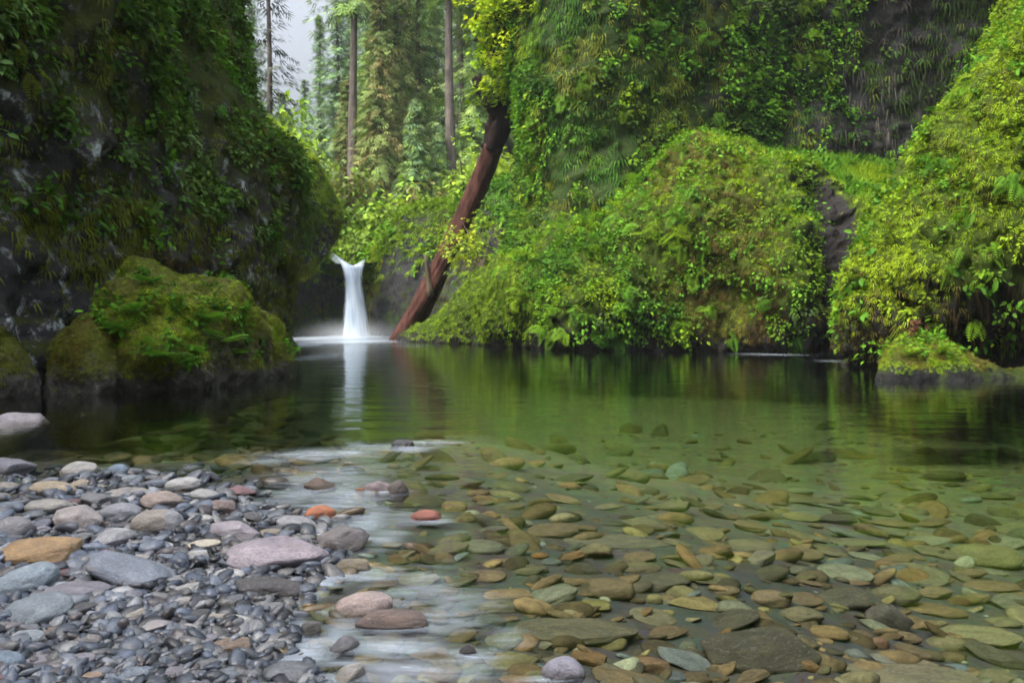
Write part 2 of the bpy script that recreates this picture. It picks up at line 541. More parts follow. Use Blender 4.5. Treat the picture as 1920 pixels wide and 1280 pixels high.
def displace(P, amp, freq, seed, oct=5, amp2=0, freq2=3):
    N = grid_normals(P)
    sh = P.shape
    q = P.reshape(-1, 3)
    d = amp * fbm(q, freq, oct, seed)
    if amp2:
        rr = 1 - np.abs(fbm(q, freq2, 3, seed + 50)) * 2
        d = d + amp2 * rr
    P2 = (q + N.reshape(-1, 3) * d[:, None]).reshape(sh)
    return P2, grid_normals(P2)


def mass(cols, nu=160, ns=90, back=3.0, z0=-.7, belly=0.0, amp=.3, freq=.6, seed=1, amp2=.08, pw=1.0, under=0.0):
    """a solid hump of rock: cols = (px, waterline depth, top row, top depth); closed behind"""
    c = interp_cols(cols, nu)
    s = np.linspace(0, 1.75, ns)
    a = np.where(s <= 1, 1 - np.cos(np.clip(s, 0, 1) * np.pi / 2) ** pw, 1.0)
    b = np.where(s <= 1, np.sin(np.clip(s, 0, 1) * np.pi / 2), np.cos((s - 1) / .75 * np.pi / 2))
    px, Db, yt, Dt = [c[:, i][:, None] for i in range(4)]
    zt = CH - (yt - HZ) / F * Dt
    D = Db + (Dt - Db) * a[None] + np.where(s > 1, np.sin((s - 1) / .75 * np.pi / 2) * back, 0)[None]
    D = D - belly * np.sin(np.pi * np.clip(s, 0, 1))[None] + under * np.exp(-(s / .16) ** 2)[None]
    if hasattr(z0, '__len__'):
        z0 = np.interp(np.linspace(0, len(z0) - 1, nu), np.arange(len(z0)), z0)[:, None]
    z = z0 + (zt - z0) * b[None]
    Dx = D
    P = np.stack([(px - 960) / F * Dx + 0 * z, D, z], -1)
    P, N = displace(P, amp, freq, seed, amp2=amp2)
    # normals should look towards the camera side
    if np.mean(N[:, : int(ns * .4), 1]) > 0: N = -N
    return P, N, int(ns / 1.75)


def curtain(path, nu, nv, top, off, amp=.5, freq=.4, seed=1, amp2=.15, z0=-1.0, side=1, oct=6):
    """a cliff along an XY path; off(z, t) moves it inward; top(t) its height; capped inward"""
    p = np.array(path, float)
    d = np.concatenate([[0], np.cumsum(np.linalg.norm(np.diff(p, axis=0), axis=1))])
    t = np.linspace(0, d[-1], nu)
    B = np.stack([np.interp(t, d, p[:, 0]), np.interp(t, d, p[:, 1])], 1)
    w = max(1, nu // len(p) // 2); ker = np.ones(2 * w + 1) / (2 * w + 1)
    B = np.stack([np.convolve(np.pad(B[:, i], w, mode='edge'), ker, 'valid') for i in range(2)], 1)
    T = unit(np.gradient(B, axis=0)); inn = np.stack([-T[:, 1], T[:, 0]], 1) * side
    tn = t / d[-1]
    v = np.linspace(0, 1, nv)
    H = top(tn)
    Z = z0 + (H[:, None] - z0) * v[None]
    O = off(Z, tn[:, None])
    P = np.zeros((nu, nv + 8, 3))
    P[:, :nv, :2] = B[:, None] + inn[:, None] * O[..., None]
    P[:, :nv, 2] = Z
    for k in range(8):
        e = (k + 1) / 8
        P[:, nv + k, :2] = P[:, nv - 1, :2] + inn * (6.0 * e)
        P[:, nv + k, 2] = H + .8 * math.sin(e * 1.5)
    P, N = displace(P, amp, freq, seed, oct=oct, amp2=amp2, freq2=1.2)
    mean = np.mean(np.sum(N[:, :nv, :2] * inn[:, None], -1))
    if mean > 0: N = -N
    return P, N, nv


def cliff_obj(name, P, N, mat, label, cat, kind=None, mossv=None):
    nu, nv = P.shape[:2]
    f = grid_faces(nu, nv)
    e1 = P[1, 0] - P[0, 0]; e2 = P[0, 1] - P[0, 0]
    if np.dot(np.cross(P[nu // 2 + 1, nv // 3] - P[nu // 2, nv // 3], P[nu // 2, nv // 3 + 1] - P[nu // 2, nv // 3]), N[nu // 2, nv // 3]) < 0:
        f = f[:, ::-1]
    ex = {'moss': (np.zeros(nu * nv) if mossv is None else mossv.ravel())}
    o = link(name, make_mesh(name, P.reshape(-1, 3), f, extra=ex), mat)
    return tag(o, label, cat, None, kind)


def cover(name, bk, mat, parent=None, label=None, cat=None, kind=None):
    V, Fc, C = combine(bk)
    o = link(name, make_mesh(name, V, Fc, C, smooth=False), mat, parent)
    return tag(o, label, cat, None, kind)


YG = [(.035, .065, .006), (.085, .155, .008), (.155, .26, .010), (.22, .33, .012), (.31, .41, .015)]       # sunny moss & leaves
GR = [(.020, .055, .008), (.038, .11, .010), (.07, .19, .014), (.12, .27, .018)]                          # fresh greens
DK = [(.018, .030, .008), (.030, .058, .010), (.055, .105, .014), (.09, .16, .022)]                       # deep greens
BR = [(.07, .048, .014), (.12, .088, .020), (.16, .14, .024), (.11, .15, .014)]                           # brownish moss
OL = [(.045, .050, .008), (.085, .095, .010), (.13, .15, .014), (.17, .21, .016)]                         # olive moss

# ---- left cliff
pathL = [(-10.5, 1.5), (-9.0, 5), (-7.9, 8), (-7.1, 10.5), (-6.55, 14), (-6.15, 18), (-6.0, 20.3), (-6.0, 21.7), (-6.8, 23.5), (-8.5, 26.5), (-12, 30)]


def offL(z, t):
    o = np.interp(z, [-1, 0, .6, 2.5, 4.8, 5.6, 6.9, 9.8, 11], [-.05, 0, .25, -.1, -.25, .15, 1.1, 1.5, 1.4])
    near = np.clip((.62 - t) / .2, 0, 1)
    o2 = np.interp(z, [-1, 0, 1, 3, 6, 9], [.0, .1, .35, .2, -.15, .4])
    return o * (1 - near) + o2 * near


P, N, nvL = curtain(pathL, 330, 150, lambda t: np.interp(t, [0, .3, .6, 1], [8.0, 9.0, 11.0, 11.5]), offL, .6, .38, 11, .22)
mv = np.clip((P[..., 2] - 3.2) / 2, 0, 1) * .9 + np.clip((P[..., 1] - 18) / 3, 0, 1) * .5
cliff_obj('cliff_left', P, N, M['cliff'], 'dark mossy cliff with grey lichen at its foot along the left bank', 'cliff', 'structure', mv)
PL, NL = P[:, :nvL], N[:, :nvL]


def up_mask(z0, z1, lo=.1):
    return lambda p, n: np.clip(lo + (p[:, 2] - z0) / (z1 - z0), 0, 1) * np.clip(.35 + 1.6 * fbm(p, .8, 3, 5), .03, 1) * (p[:, 2] > .15)


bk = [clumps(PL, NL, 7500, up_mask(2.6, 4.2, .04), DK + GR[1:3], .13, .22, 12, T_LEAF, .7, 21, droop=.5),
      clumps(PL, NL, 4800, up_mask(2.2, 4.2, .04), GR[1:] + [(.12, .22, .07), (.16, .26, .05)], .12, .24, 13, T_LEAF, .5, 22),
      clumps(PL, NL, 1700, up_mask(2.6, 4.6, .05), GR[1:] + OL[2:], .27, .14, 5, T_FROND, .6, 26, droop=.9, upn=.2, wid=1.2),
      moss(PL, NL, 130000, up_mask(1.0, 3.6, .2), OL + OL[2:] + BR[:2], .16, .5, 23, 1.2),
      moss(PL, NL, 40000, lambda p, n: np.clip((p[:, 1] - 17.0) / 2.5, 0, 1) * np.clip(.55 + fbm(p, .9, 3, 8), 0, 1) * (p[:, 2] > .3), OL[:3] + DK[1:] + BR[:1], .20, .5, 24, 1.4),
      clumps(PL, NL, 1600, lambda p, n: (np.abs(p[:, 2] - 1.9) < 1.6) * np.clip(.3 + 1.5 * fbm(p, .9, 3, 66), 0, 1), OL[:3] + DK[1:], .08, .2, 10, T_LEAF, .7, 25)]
cover('cliff_foliage', bk, M['leaf'], None, 'dark hanging moss and small leaves over the shaded left cliff', 'foliage', 'stuff')

# unseen stretch of gorge wall, added behind the camera to shade the gravel bar
P, N, nvB = curtain([(2.0, -26), (-3.5, -19), (-6.8, -11), (-8.2, -4), (-10.2, 0.5), (-13, 4)], 120, 70, lambda t: 15.5 - 1.5 * t, lambda z, t: np.clip(z, 0, 14) * .02 + 0 * t, .6, .38, 13, .22)
cliff_obj('cliff_left', P, N, M['cliff'], 'unseen gorge wall added behind the camera to shade the gravel bar', 'cliff', 'structure', np.clip((P[..., 2] - 3) / 3, 0, 1) * .8)

# ---- right cliff: bright corner, ivy face, dark alcove
pathR = [(4, 56), (1.2, 46), (.25, 38), (.3, 33.5), (.75, 30.8), (1.5, 29.4), (2.7, 28.7), (4.5, 29.1), (6.4, 29.8), (9, 30.8), (12.5, 31.9), (16, 32.4), (18.8, 31.0), (19.6, 27), (19.5, 20)]


def offR(z, t):
    al = np.clip((t - .45) / .12, 0, 1)
    o = np.interp(z, [-1, 4, 7.5, 10, 14, 17.5], [-.6, .1, .5, .4, .0, -.4]) - np.interp(z, [-1, 9, 12, 17.5], [0, 0, .9, 3.6]) * np.clip((t - .66) / .08, 0, 1)
    pl = np.interp(z, [-1, 4.0, 5.0, 8, 11, 17], [-1.6, -.35, -.05, .18, -.1, -.2])
    return o * al + pl * (1 - al)


P, N, nvR = curtain(pathR, 380, 170, lambda t: np.interp(t, [0, .2, .5, 1], [15, 16.5, 17.5, 17]), offR, .7, .33, 31, .18, side=1)
mv = np.clip(1.2 - np.abs(P[..., 0] - 2) / 9, 0, 1)
cliff_obj('cliff_right', P, N, M['dark_cliff'], 'tall cliff corner and shadowed alcove draped in green plants behind the mound', 'cliff', 'structure', mv)
PR, NR = P[:, :nvR], N[:, :nvR]


def face_mask(p, n):
    m = np.clip(.55 + 1.5 * fbm(p * np.array([1, 1, .6]), .55, 3, 41), 0, 1)
    al = np.clip((15.5 - p[:, 0]) / 6, 0.02, 1)
    return m * al * (p[:, 2] > 3)


def edge_mask(p, n):
    return np.clip((1.35 - p[:, 0]) / .6, 0, 1) * (p[:, 2] > 2.5) * (p[:, 1] < 45)  # sunlit edge of the corner, put in as brighter moss


bk = [clumps(PR, NR, 15000, face_mask, DK[1:] + GR + GR[2:], .15, .30, 13, T_LEAF, .45, 42, wid=1.1),
      clumps(PR, NR, 5200, lambda p, n: face_mask(p, n) * (p[:, 0] > 2) * np.clip(.45 + 1.5 * fbm(p, .3, 2, 77), 0, 1), GR[2:] + YG[2:4], .17, .28, 11, T_LEAF, .45, 43, droop=.15, wid=1.1),
      clumps(PR, NR, 3200, lambda p, n: face_mask(p, n) * np.clip((15.5 - p[:, 0]) / 4, 0, 1), GR[1:] + YG[1:3], .42, .15, 5, T_FROND, .5, 48, droop=.6, wid=1.2),
      moss(PR, NR, 90000, lambda p, n: np.clip(.5 + fbm(p * np.array([1.4, 1, .25]), .8, 3, 44), 0, 1) * np.clip((15 - p[:, 0]) / 6, .04, 1) * (p[:, 2] > 2.5), OL[1:] + GR[:3] + YG[1:2], .30, .4, 45, 1.4),
      moss(PR, NR, 60000, edge_mask, YG[2:], .24, .5, 46, 1.1),
      clumps(PR, NR, 1500, edge_mask, YG[2:], .15, .2, 8, T_LEAF, .5, 49),
      moss(PR, NR, 50000, lambda p, n: np.clip((p[:, 0] - 9) / 4, 0, 1) * np.clip(.5 + fbm(p, .5, 3, 94), 0, 1) * (p[:, 2] > 5), DK[:3] + [(.05, .042, .035), (.03, .026, .024)], .34, .4, 94, 1.4),
      moss(PR, NR, 22000, lambda p, n: ((p[:, 0] > 11) & (p[:, 2] > 6.5) & (p[:, 2] < 11)).astype(float) * np.clip(.5 + fbm(p, .7, 3, 4), 0, 1), [(.10, .09, .085), (.22, .20, .19), (.12, .11, .09)], .62, .4, 47, 3.0, wid=.13)]
cover('cliff_foliage', bk, M['leaf'], None, 'leafy ivy and hanging moss down the tall right cliff face', 'foliage', 'stuff')

# ---- big mossy mound on the right bank
mound_cols = [(752, 37.5, 640, 38), (775, 36, 634, 36.6), (805, 35, 622, 36), (850, 33, 588, 35.5), (880, 32, 545, 35), (930, 29.4, 492, 33.5), (985, 27.3, 462, 32.5),
              (1050, 25.9, 440, 31), (1105, 25.4, 425, 30.3), (1165, 25, 382, 29.6), (1235, 24.6, 312, 29), (1300, 24.2, 268, 28.5), (1370, 23.8, 290, 28.2),
              (1450, 22.8, 312, 27.7), (1520, 21.8, 338, 27.3), (1562, 22.0, 372, 27.2), (1600, 22.3, 400, 27.2), (1680, 21.5, 400, 27), (1760, 21, 380, 27)]
P, N, nf = mass(mound_cols, 300, 150, 3.5, belly=.7, amp=.8, freq=.5, seed=51, amp2=.28, under=.9)
chute = np.exp(-((P[..., 0] - at(1570, 0, 23)[0]) / .75) ** 2)
P[..., 1] += 1.3 * chute * (P[..., 2] < 5.9) * np.clip((6.2 - P[..., 2]) / 1.2, 0, 1)
N2 = grid_normals(P); N = np.where(np.sum(N2 * N, -1, keepdims=True) < 0, -N2, N2)
mv = np.clip(P[..., 2] * .5, 0, 1) * (1 - chute) - 2.2 * chute * (P[..., 2] < 5.7) - 1.2 * np.exp(-P[..., 2] / .25)
mound = cliff_obj('mossy_mound', P, N, M['mossy'], 'broad mossy rock mound rising from the pool below the cliff corner', 'rock mound', None, mv)
PM, NM = P[:, : int(nf * 1.15)], N[:, : int(nf * 1.15)]
xw = lambda px, D: (px - 960) / F * D


def mm(x0, x1, f=.5, seed=0, lo=.4, zmin=.35):
    def k(p, n):
        px = p[:, 0] / p[:, 1] * F + 960
        c = 1 - np.clip(1.25 * np.exp(-((px - 1572) / 46) ** 2), 0, .99) * (p[:, 2] < 5.3)
        return np.clip((px - x0) / 60, 0, 1) * np.clip((x1 - px) / 60, 0, 1) * np.clip(lo + 1.4 * fbm(p, f, 3, seed), .02, 1) * (p[:, 2] > zmin) * c
    return k


gap = lambda p, f, sd, lo: np.clip(lo + 2.2 * fbm(p, f, 2, sd), 0, 1)
bk = [clumps(PM, NM, 6500, lambda p, n: mm(930, 1330, .5, 61, .7)(p, n) * gap(p, .9, 161, .55), GR[1:] + YG[2:4], .10, .24, 18, T_LEAF, .7, 61, wid=1.0),
      clumps(PM, NM, 1500, lambda p, n: mm(930, 1340, .5, 68, .5)(p, n), GR[1:] + YG[2:4], .40, .15, 5, T_FROND, .6, 68, droop=.3, wid=1.3),
      clumps(PM, NM, 3600, mm(1180, 1700, .8, 62, .25), GR + YG[1:3], .10, .24, 15, T_LEAF, .8, 62),
      clumps(PM, NM, 500, mm(1240, 1560, .6, 69, .4), GR[1:] + YG[1:3], .40, .12, 5, T_FROND, .6, 69, droop=.6, wid=1.3),
      clumps(PM, NM, 260, lambda p, n: mm(1400, 1570, .6, 70, .6)(p, n) * (p[:, 2] > 2.2), [(.34, .36, .02), (.26, .31, .02)], .13, .2, 9, T_LEAF, .6, 60),
      moss(PM, NM, 42000, mm(740, 1020, .6, 63, .9, .15), YG[1:4], .17, .8, 63, .7),
      moss(PM, NM, 90000, mm(1190, 1480, .5, 64, .8), BR + BR[:2] + OL[2:3], .15, .7, 64, .9),
      moss(PM, NM, 110000, lambda p, n: mm(900, 1760, .5, 65, .8)(p, n) * np.clip((n[:, 2] - .3) * 3, 0, 1), YG[1:5] + GR[3:] + YG[3:], .13, .8, 65, .2)]
bk += [clumps(PM, NM, 260, lambda p, n: mm(940, 1700, .6, 261, .35)(p, n), GR[1:] + YG[1:3], .13, .5, 46, T_LEAF, .9, 261, droop=.2),
       clumps(PM, NM, 260, lambda p, n: mm(1180, 1560, .6, 262, .4)(p, n), BR[:2], .26, .15, 5, T_FROND, .9, 262, droop=1.2),
       clumps(PM, NM, 200, lambda p, n: mm(940, 1600, .6, 263, .4)(p, n) * (p[:, 2] < 2.2), DK, .14, .5, 40, T_LEAF, .9, 263, droop=.6)]
cover('moss_and_leaves', bk, M['leaf'], mound)

# ---- grass shelf of the alcove behind the mound
ns_, nt_ = 120, 60
px = np.linspace(1180, 2050, ns_)[:, None]; tt = np.linspace(0, 1, nt_)[None]
Dm = 27.0 + tt * 5.4
yt = np.interp(px, [1180, 1300, 1450, 1600, 1700, 1900], [330, 268, 268, 285, 310, 300])
yb = np.interp(px, [1180, 1300, 1450, 1520, 1600, 1700, 1900], [380, 300, 330, 350, 395, 400, 400])
yy = yb + (yt - yb) * tt ** .8
P = np.stack([(px - 960) / F * Dm, Dm + 0 * px, CH - (yy - HZ) / F * Dm - .25], -1)
P, N = displace(P, .3, .6, 71)
N = np.where(N[..., 2:3] < 0, -N, N)
shelf = cliff_obj('grassy_ledge', P, N, M['soil'], 'sloping grassy ledge between the mound top and the dark alcove', 'ledge', 'structure', np.ones(P.shape[:2]))
bk = [moss(P, N, 30000, lambda p, n: np.ones(len(p)), GR[2:] + YG[2:4], .32, .5, 72, -.5),
      clumps(P, N, 900, lambda p, n: np.clip(.5 + fbm(p, .5, 2, 3), 0, 1), GR[1:], .2, .3, 10, T_LEAF, .5, 73)]
cover('ledge_grass', bk, M['leaf'], None, 'bright green grass on the ledge above the mossy mound', 'grass', 'stuff')

# ---- right foreground bank
bank_cols = [(1590, 18.3, 664, 18.8), (1592, 17.9, 570, 18.9), (1602, 17.4, 498, 19.2), (1645, 16.4, 425, 19.2), (1700, 15.7, 338, 19.0), (1780, 15.1, 208, 18.6), (1850, 14.7, 108, 18.0),
             (1925, 14.4, 0, 17.6), (2010, 14, -120, 17.2), (2150, 13.4, -300, 17), (2350, 12.5, -380, 16.5), (2700, 11, -420, 16)]
P, N, nf = mass(bank_cols, 260, 160, 5.0, belly=.9, amp=.6, freq=.5, seed=81, amp2=.26, under=1.1)
mv = np.clip(P[..., 2] * .4 - .2, 0, 1)
bank = cliff_obj('mossy_bank', P, N, M['mossy'], 'steep bright green mossy bank climbing out of frame at the right', 'bank', None, mv)
PB, NB = P[:, : int(nf * 1.45)], N[:, : int(nf * 1.45)]


def bm(lo, f, seed, zlo, zhi):
    return lambda p, n: np.clip(lo + 1.5 * fbm(p, f, 3, seed), .02, 1) * np.clip((p[:, 2] - zlo) / (zhi - zlo), 0, 1) * (p[:, 2] > .2)


lit = lambda p, n: np.clip(.25 + 1.1 * (-n[:, 0] * .6 + n[:, 2] * .8), 0, 1)  # bright moss thickens towards the sun, so slope lighting is in the colour
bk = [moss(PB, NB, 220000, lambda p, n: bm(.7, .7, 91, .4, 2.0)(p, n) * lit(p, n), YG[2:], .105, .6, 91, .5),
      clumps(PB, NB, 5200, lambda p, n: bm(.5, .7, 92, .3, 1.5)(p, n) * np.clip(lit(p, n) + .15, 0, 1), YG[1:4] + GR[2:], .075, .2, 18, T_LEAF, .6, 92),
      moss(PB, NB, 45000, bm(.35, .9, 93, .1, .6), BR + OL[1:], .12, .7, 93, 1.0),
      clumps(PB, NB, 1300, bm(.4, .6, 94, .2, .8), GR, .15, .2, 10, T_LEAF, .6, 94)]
bk += [clumps(PB, NB, 240, lambda p, n: bm(.4, .6, 264, .6, 1.6)(p, n), GR[1:] + YG[2:4], .10, .36, 40, T_LEAF, .9, 264, droop=.3),
       clumps(PB, NB, 420, lambda p, n: bm(.4, .6, 265, .4, 1.6)(p, n), GR[1:] + YG[2:4], .34, .12, 5, T_FROND, .9, 265, droop=.7),
       moss(PB, NB, 9000, lambda p, n: np.clip((1.9 - p[:, 2]) / .8, 0, 1) * (p[:, 2] > .5), BR[:1] + [(.05, .035, .02), (.03, .025, .015)], .36, .7, 266, 2.0, wid=.14)]
cover('moss_and_leaves', bk, M['leaf'], bank)

# ---- plunge-pool amphitheatre behind the waterfall
bowl_cols = [(470, 43, 430, 48), (530, 45, 440, 48.5), (562, 47, 452, 49), (590, 48.5, 458, 50), (612, 49.5, 466, 50.8), (630, 50, 488, 51), (645, 50.2, 502, 51), (662, 50.2, 506, 51), (680, 50, 500, 51), (697, 49.5, 470, 51),
             (730, 47, 432, 50), (765, 46, 402, 50), (810, 45, 390, 50), (860, 44, 385, 50), (910, 43, 360, 49), (960, 42, 340, 48), (1010, 42, 330, 48)]
P, N, nf = mass(bowl_cols, 240, 110, 4.0, belly=-.6, amp=.35, freq=.5, seed=101, amp2=.15, under=-.3, pw=.6)
mv = np.clip((N[..., 2] - .2) * 1.5, 0, 1)
cliff_obj('cliff_bowl', P, N, M['dark_cliff'], 'dark hollowed rock wall around the waterfall plunge pool', 'cliff', 'structure', mv)
PW, NW = P[:, : int(nf * 1.2)], N[:, : int(nf * 1.2)]
bk = [moss(PW, NW, 30000, lambda p, n: np.clip((n[:, 2] - .25) * 2.5, 0, 1) * (p[:, 2] > 3), YG[1:4] + GR[2:], .38, .4, 102, .6),
      clumps(PW, NW, 1500, lambda p, n: np.clip((n[:, 2] - .2) * 2, 0, 1) * (p[:, 2] > 3.5), GR[1:] + YG[1:3], .28, .35, 9, T_LEAF, .4, 103),
      moss(PW, NW, 16000, lambda p, n: np.clip(.1 + fbm(p, .5, 3, 9), 0, 1) * (p[:, 2] > 1.0), OL[:3], .4, .4, 104, 1.5)]
def rim(p, n):
    u_ = p[:, 0] / p[:, 1] * F + 960
    return ((u_ > 555) & (u_ < 735)) * np.clip(1.15 - np.abs(p[:, 2] - np.interp(u_, [560, 620, 650, 680, 700, 760, 800], [5.2, 4.7, 3.9, 4.0, 4.9, 6.9, 7.3])) / .9, 0, 1) * np.clip(.5 + 1.2 * fbm(p, 1.1, 2, 6), .05, 1) * ((u_ < 638) | (u_ > 690) | (p[:, 1] > 50.5))


bk += [moss(PW, NW, 60000, rim, YG[1:] + GR[2:], .30, .6, 105, 1.0), clumps(PW, NW, 5000, rim, GR[1:] + YG[1:4], .17, .3, 10, T_LEAF, .6, 106)]
cover('cliff_foliage', bk, M['leaf'], None, 'mossy fringe along the rim of the plunge pool wall', 'foliage', 'stuff')

# ---- bluff just left of the waterfall, behind the left cliff
bluff_cols = [(440, 36, 190, 40), (500, 36.5, 225, 40), (545, 37, 262, 40), (575, 38, 288, 40.5), (595, 39, 310, 41), (612, 40, 340, 41.3), (624, 40.8, 372, 41.6), (629, 41.2, 392, 41.8), (630, 41.4, 410, 41.8)]
P, N, nf = mass(bluff_cols, 150, 110, 4.0, [2.9, 2.9, 2.9, 3.2, 3.9, 4.7, 5.3, 5.8, 6.0], belly=.0, amp=.3, freq=.6, seed=111, amp2=.12, under=2.0, pw=.8)
mv = np.clip((N[..., 2] - .45) * 2.0, 0, 1) - .7
bluff = cliff_obj('mossy_bluff', P, N, M['cliff'], 'rounded mossy bluff just left of the waterfall', 'bluff', None, mv)
PF, NF = P[:, : int(nf * 1.2)], N[:, : int(nf * 1.2)]
bk = [moss(PF, NF, 26000, lambda p, n: np.clip(-.05 + n[:, 2] * 1.4 + .5 * fbm(p, .6, 2, 1), 0, 1) * (p[:, 2] > 2.2), YG[2:] + GR[2:], .30, .5, 112, .8),
      moss(PF, NF, 16000, lambda p, n: np.clip(.02 + .9 * fbm(p, .6, 2, 2), 0, 1) * (p[:, 2] > .5), DK[1:] + OL[1:], .30, .5, 113, 1.2)]
cover('moss', bk, M['leaf'], bluff)

# ---- wooded hillside beyond the fall
gx, gy = 130, 110
X = np.linspace(-75, 45, gx)[:, None]; Yy = np.linspace(49.5, 175, gy)[None]


def hill_z(x, y):
    x, y = np.broadcast_arrays(np.asarray(x, float), np.asarray(y, float))
    base = 4.2 + (y - 49.5) * .30 - np.clip(y - 95, 0, 80) * .12
    valley = np.exp(-((x + 9.0 + (y - 49) * .18) / (4.0 + (y - 49) * .10)) ** 2)
    base = base - valley * np.minimum(3.5, (y - 49.5) * .16)
    side = np.clip((x + 4) * .35, 0, 6) * np.exp(-(y - 50) / 60)
    q = np.stack([x.ravel(), y.ravel(), 0 * x.ravel()], 1)
    return base + side + 1.1 * fbm(q, .11, 3, 121).reshape(x.shape) + .35 * fbm(q, .5, 2, 122).reshape(x.shape)


Z = hill_z(X, Yy)
P = np.stack([X + 0 * Yy, Yy + 0 * X, Z], -1); N = grid_normals(P); N = np.where(N[..., 2:3] < 0, -N, N)
cliff_obj('hillside', P, N, M['soil'], 'wooded hillside behind the waterfall', 'hillside', 'structure', np.ones(P.shape[:2]))
vis = lambda p, n: ((p[:, 0] / p[:, 1] > -.34) & (p[:, 0] / p[:, 1] < .04) & (p[:, 1] < 105)).astype(float)
bk = [clumps(P, N, 30000, lambda p, n: vis(p, n) * np.clip(.5 + 1.1 * fbm(p, .13, 3, 14), .05, 1), [(.11, .14, .025), (.17, .25, .03), (.24, .37, .03), (.19, .18, .05), (.33, .46, .045)], .30, .75, 8, T_LEAF, .12, 131, droop=.1, upn=.4, wid=1.2)]
cover('undergrowth', bk, M['leaf'], None, 'pale green brush and ferns covering the slope above the waterfall', 'undergrowth', 'stuff')


# ------------------------------------------------------------------ conifers
def conifer_meshes(h, seed, crown0, spread, pal, droop=.5, sparse=1.0, r0=None, wisp=0.0):
    rr = np.random.default_rng(seed)
    r0 = r0 or h * .013
    n = 14
    zs = np.linspace(-1.0, h, n)
    pts = np.stack([.12 * np.sin(zs * .23 + seed), .12 * np.cos(zs * .19 + seed), zs], 1)
    V, fs = tube(pts, np.interp(zs, [-1, 0, h], [r0 * 1.5, r0, r0 * .12]), 9, .15, seed)
    trunk = make_mesh('trunk', V, fs)
    nb = int(13 * (h - crown0 * h) * sparse) + 8
    pos, nrm, yy, sz, cc = [], [], [], [], []
    for k in range(nb):
        t = crown0 + (1 - crown0) * (k + rr.random()) / nb
        z = t * h
        L = spread * h * (1.02 - ((t - crown0) / (1 - crown0)) ** 1.1) * (.55 + .6 * rr.random()) + .3
        az = rr.random() * 2 * math.pi
        dirv = np.array([math.cos(az), math.sin(az), .18])
        m = max(6, int(L * 5.0))
        s = (np.arange(m) + rr.random(m)) / m
        p = np.array([0, 0, z]) + dirv * (s * L)[:, None] + np.array([0, 0, -1]) * (droop * L * s ** 1.7)[:, None]
        p += rr.normal(size=p.shape) * .10
        side = np.cross(dirv, UP); side /= np.linalg.norm(side)
        sg = np.where(rr.random(m) < .5, -1, 1)[:, None]
        pos.append(p)
        yy.append(dirv * .55 + side * sg * .8 * rr.random((m, 1)) - UP * (.35 + droop * .6 * rr.random((m, 1))))
        nrm.append(np.tile(UP, (m, 1)) * .8 + rr.normal(size=(m, 3)) * .35 + dirv * .3)
        sz.append((.45 + .45 * rr.random(m)) * (1.1 - .35 * s) * (1 + wisp))
        c = np.array(pal[rr.integers(len(pal))]) * (.65 + .7 * rr.random())
        cc.append(np.tile(c, (m, 1)) * (.75 + .5 * rr.random((m, 1))))
    pos, nrm, yy, sz, cc = [np.concatenate(a) for a in (pos, nrm, yy, sz, cc)]
    V, Fc, C = bake(T_TUFT, pos, unit(nrm), yy, sz, cc, 1.15)
    crown = make_mesh('crown', V, Fc, C, smooth=False)
    trunk.materials.append(M['bark']); crown.materials.append(M['needle'])
    return trunk, crown


BG = [(0.142, 0.234, 0.109), (0.168, 0.293, 0.126), (0.127, 0.199, 0.094), (0.224, 0.328, 0.126)]  # needle greens paled, distance haze and brightness put into the colour
GG = [(0.145, 0.253, 0.076), (0.217, 0.345, 0.086), (0.292, 0.399, 0.098), (0.145, 0.227, 0.065)]
YB = [(0.191, 0.201, 0.064), (0.206, 0.262, 0.071), (0.143, 0.218, 0.057), (0.254, 0.218, 0.078)]
protos = {'blue': conifer_meshes(30, 1, .06, .15, BG, .45), 'green': conifer_meshes(32, 2, .05, .16, GG, .6), 'mossy': conifer_meshes(30, 3, .03, .14, YB, 1.0, 1.2, None, .2),
          'bare': conifer_meshes(36, 4, .50, .12, GG, .6, .8, .42), 'edge': conifer_meshes(30, 5, .30, .10, [(.05, .055, .05), (.07, .08, .06)], .35, .22, .30),
          'young': conifer_meshes(12, 6, .02, .20, BG + GG, .5, 1.4)}


def conifer(kind, px, D, top_row, rot, label, zoff=0.0, base=None):
    x = xw(px, D)
    z = float(hill_z(x, D)) - .4 if base is None else base
    h0 = {'blue': 30, 'green': 32, 'mossy': 30, 'bare': 36, 'edge': 30, 'young': 12}[kind]
    ztop = CH - (top_row - HZ) / F * D
    e = empty('conifer', (x, D, z), label, 'conifer tree', 'conifers on the hillside behind the waterfall')
    s = (ztop - z) / h0
    w = max(.75, min(1.35, s))
    e.rotation_euler = (0, 0, rot); e.scale = (w, w, s)
    t, c = protos[kind]
    link('trunk', t, None, e); link('crown', c, None, e)
    return e


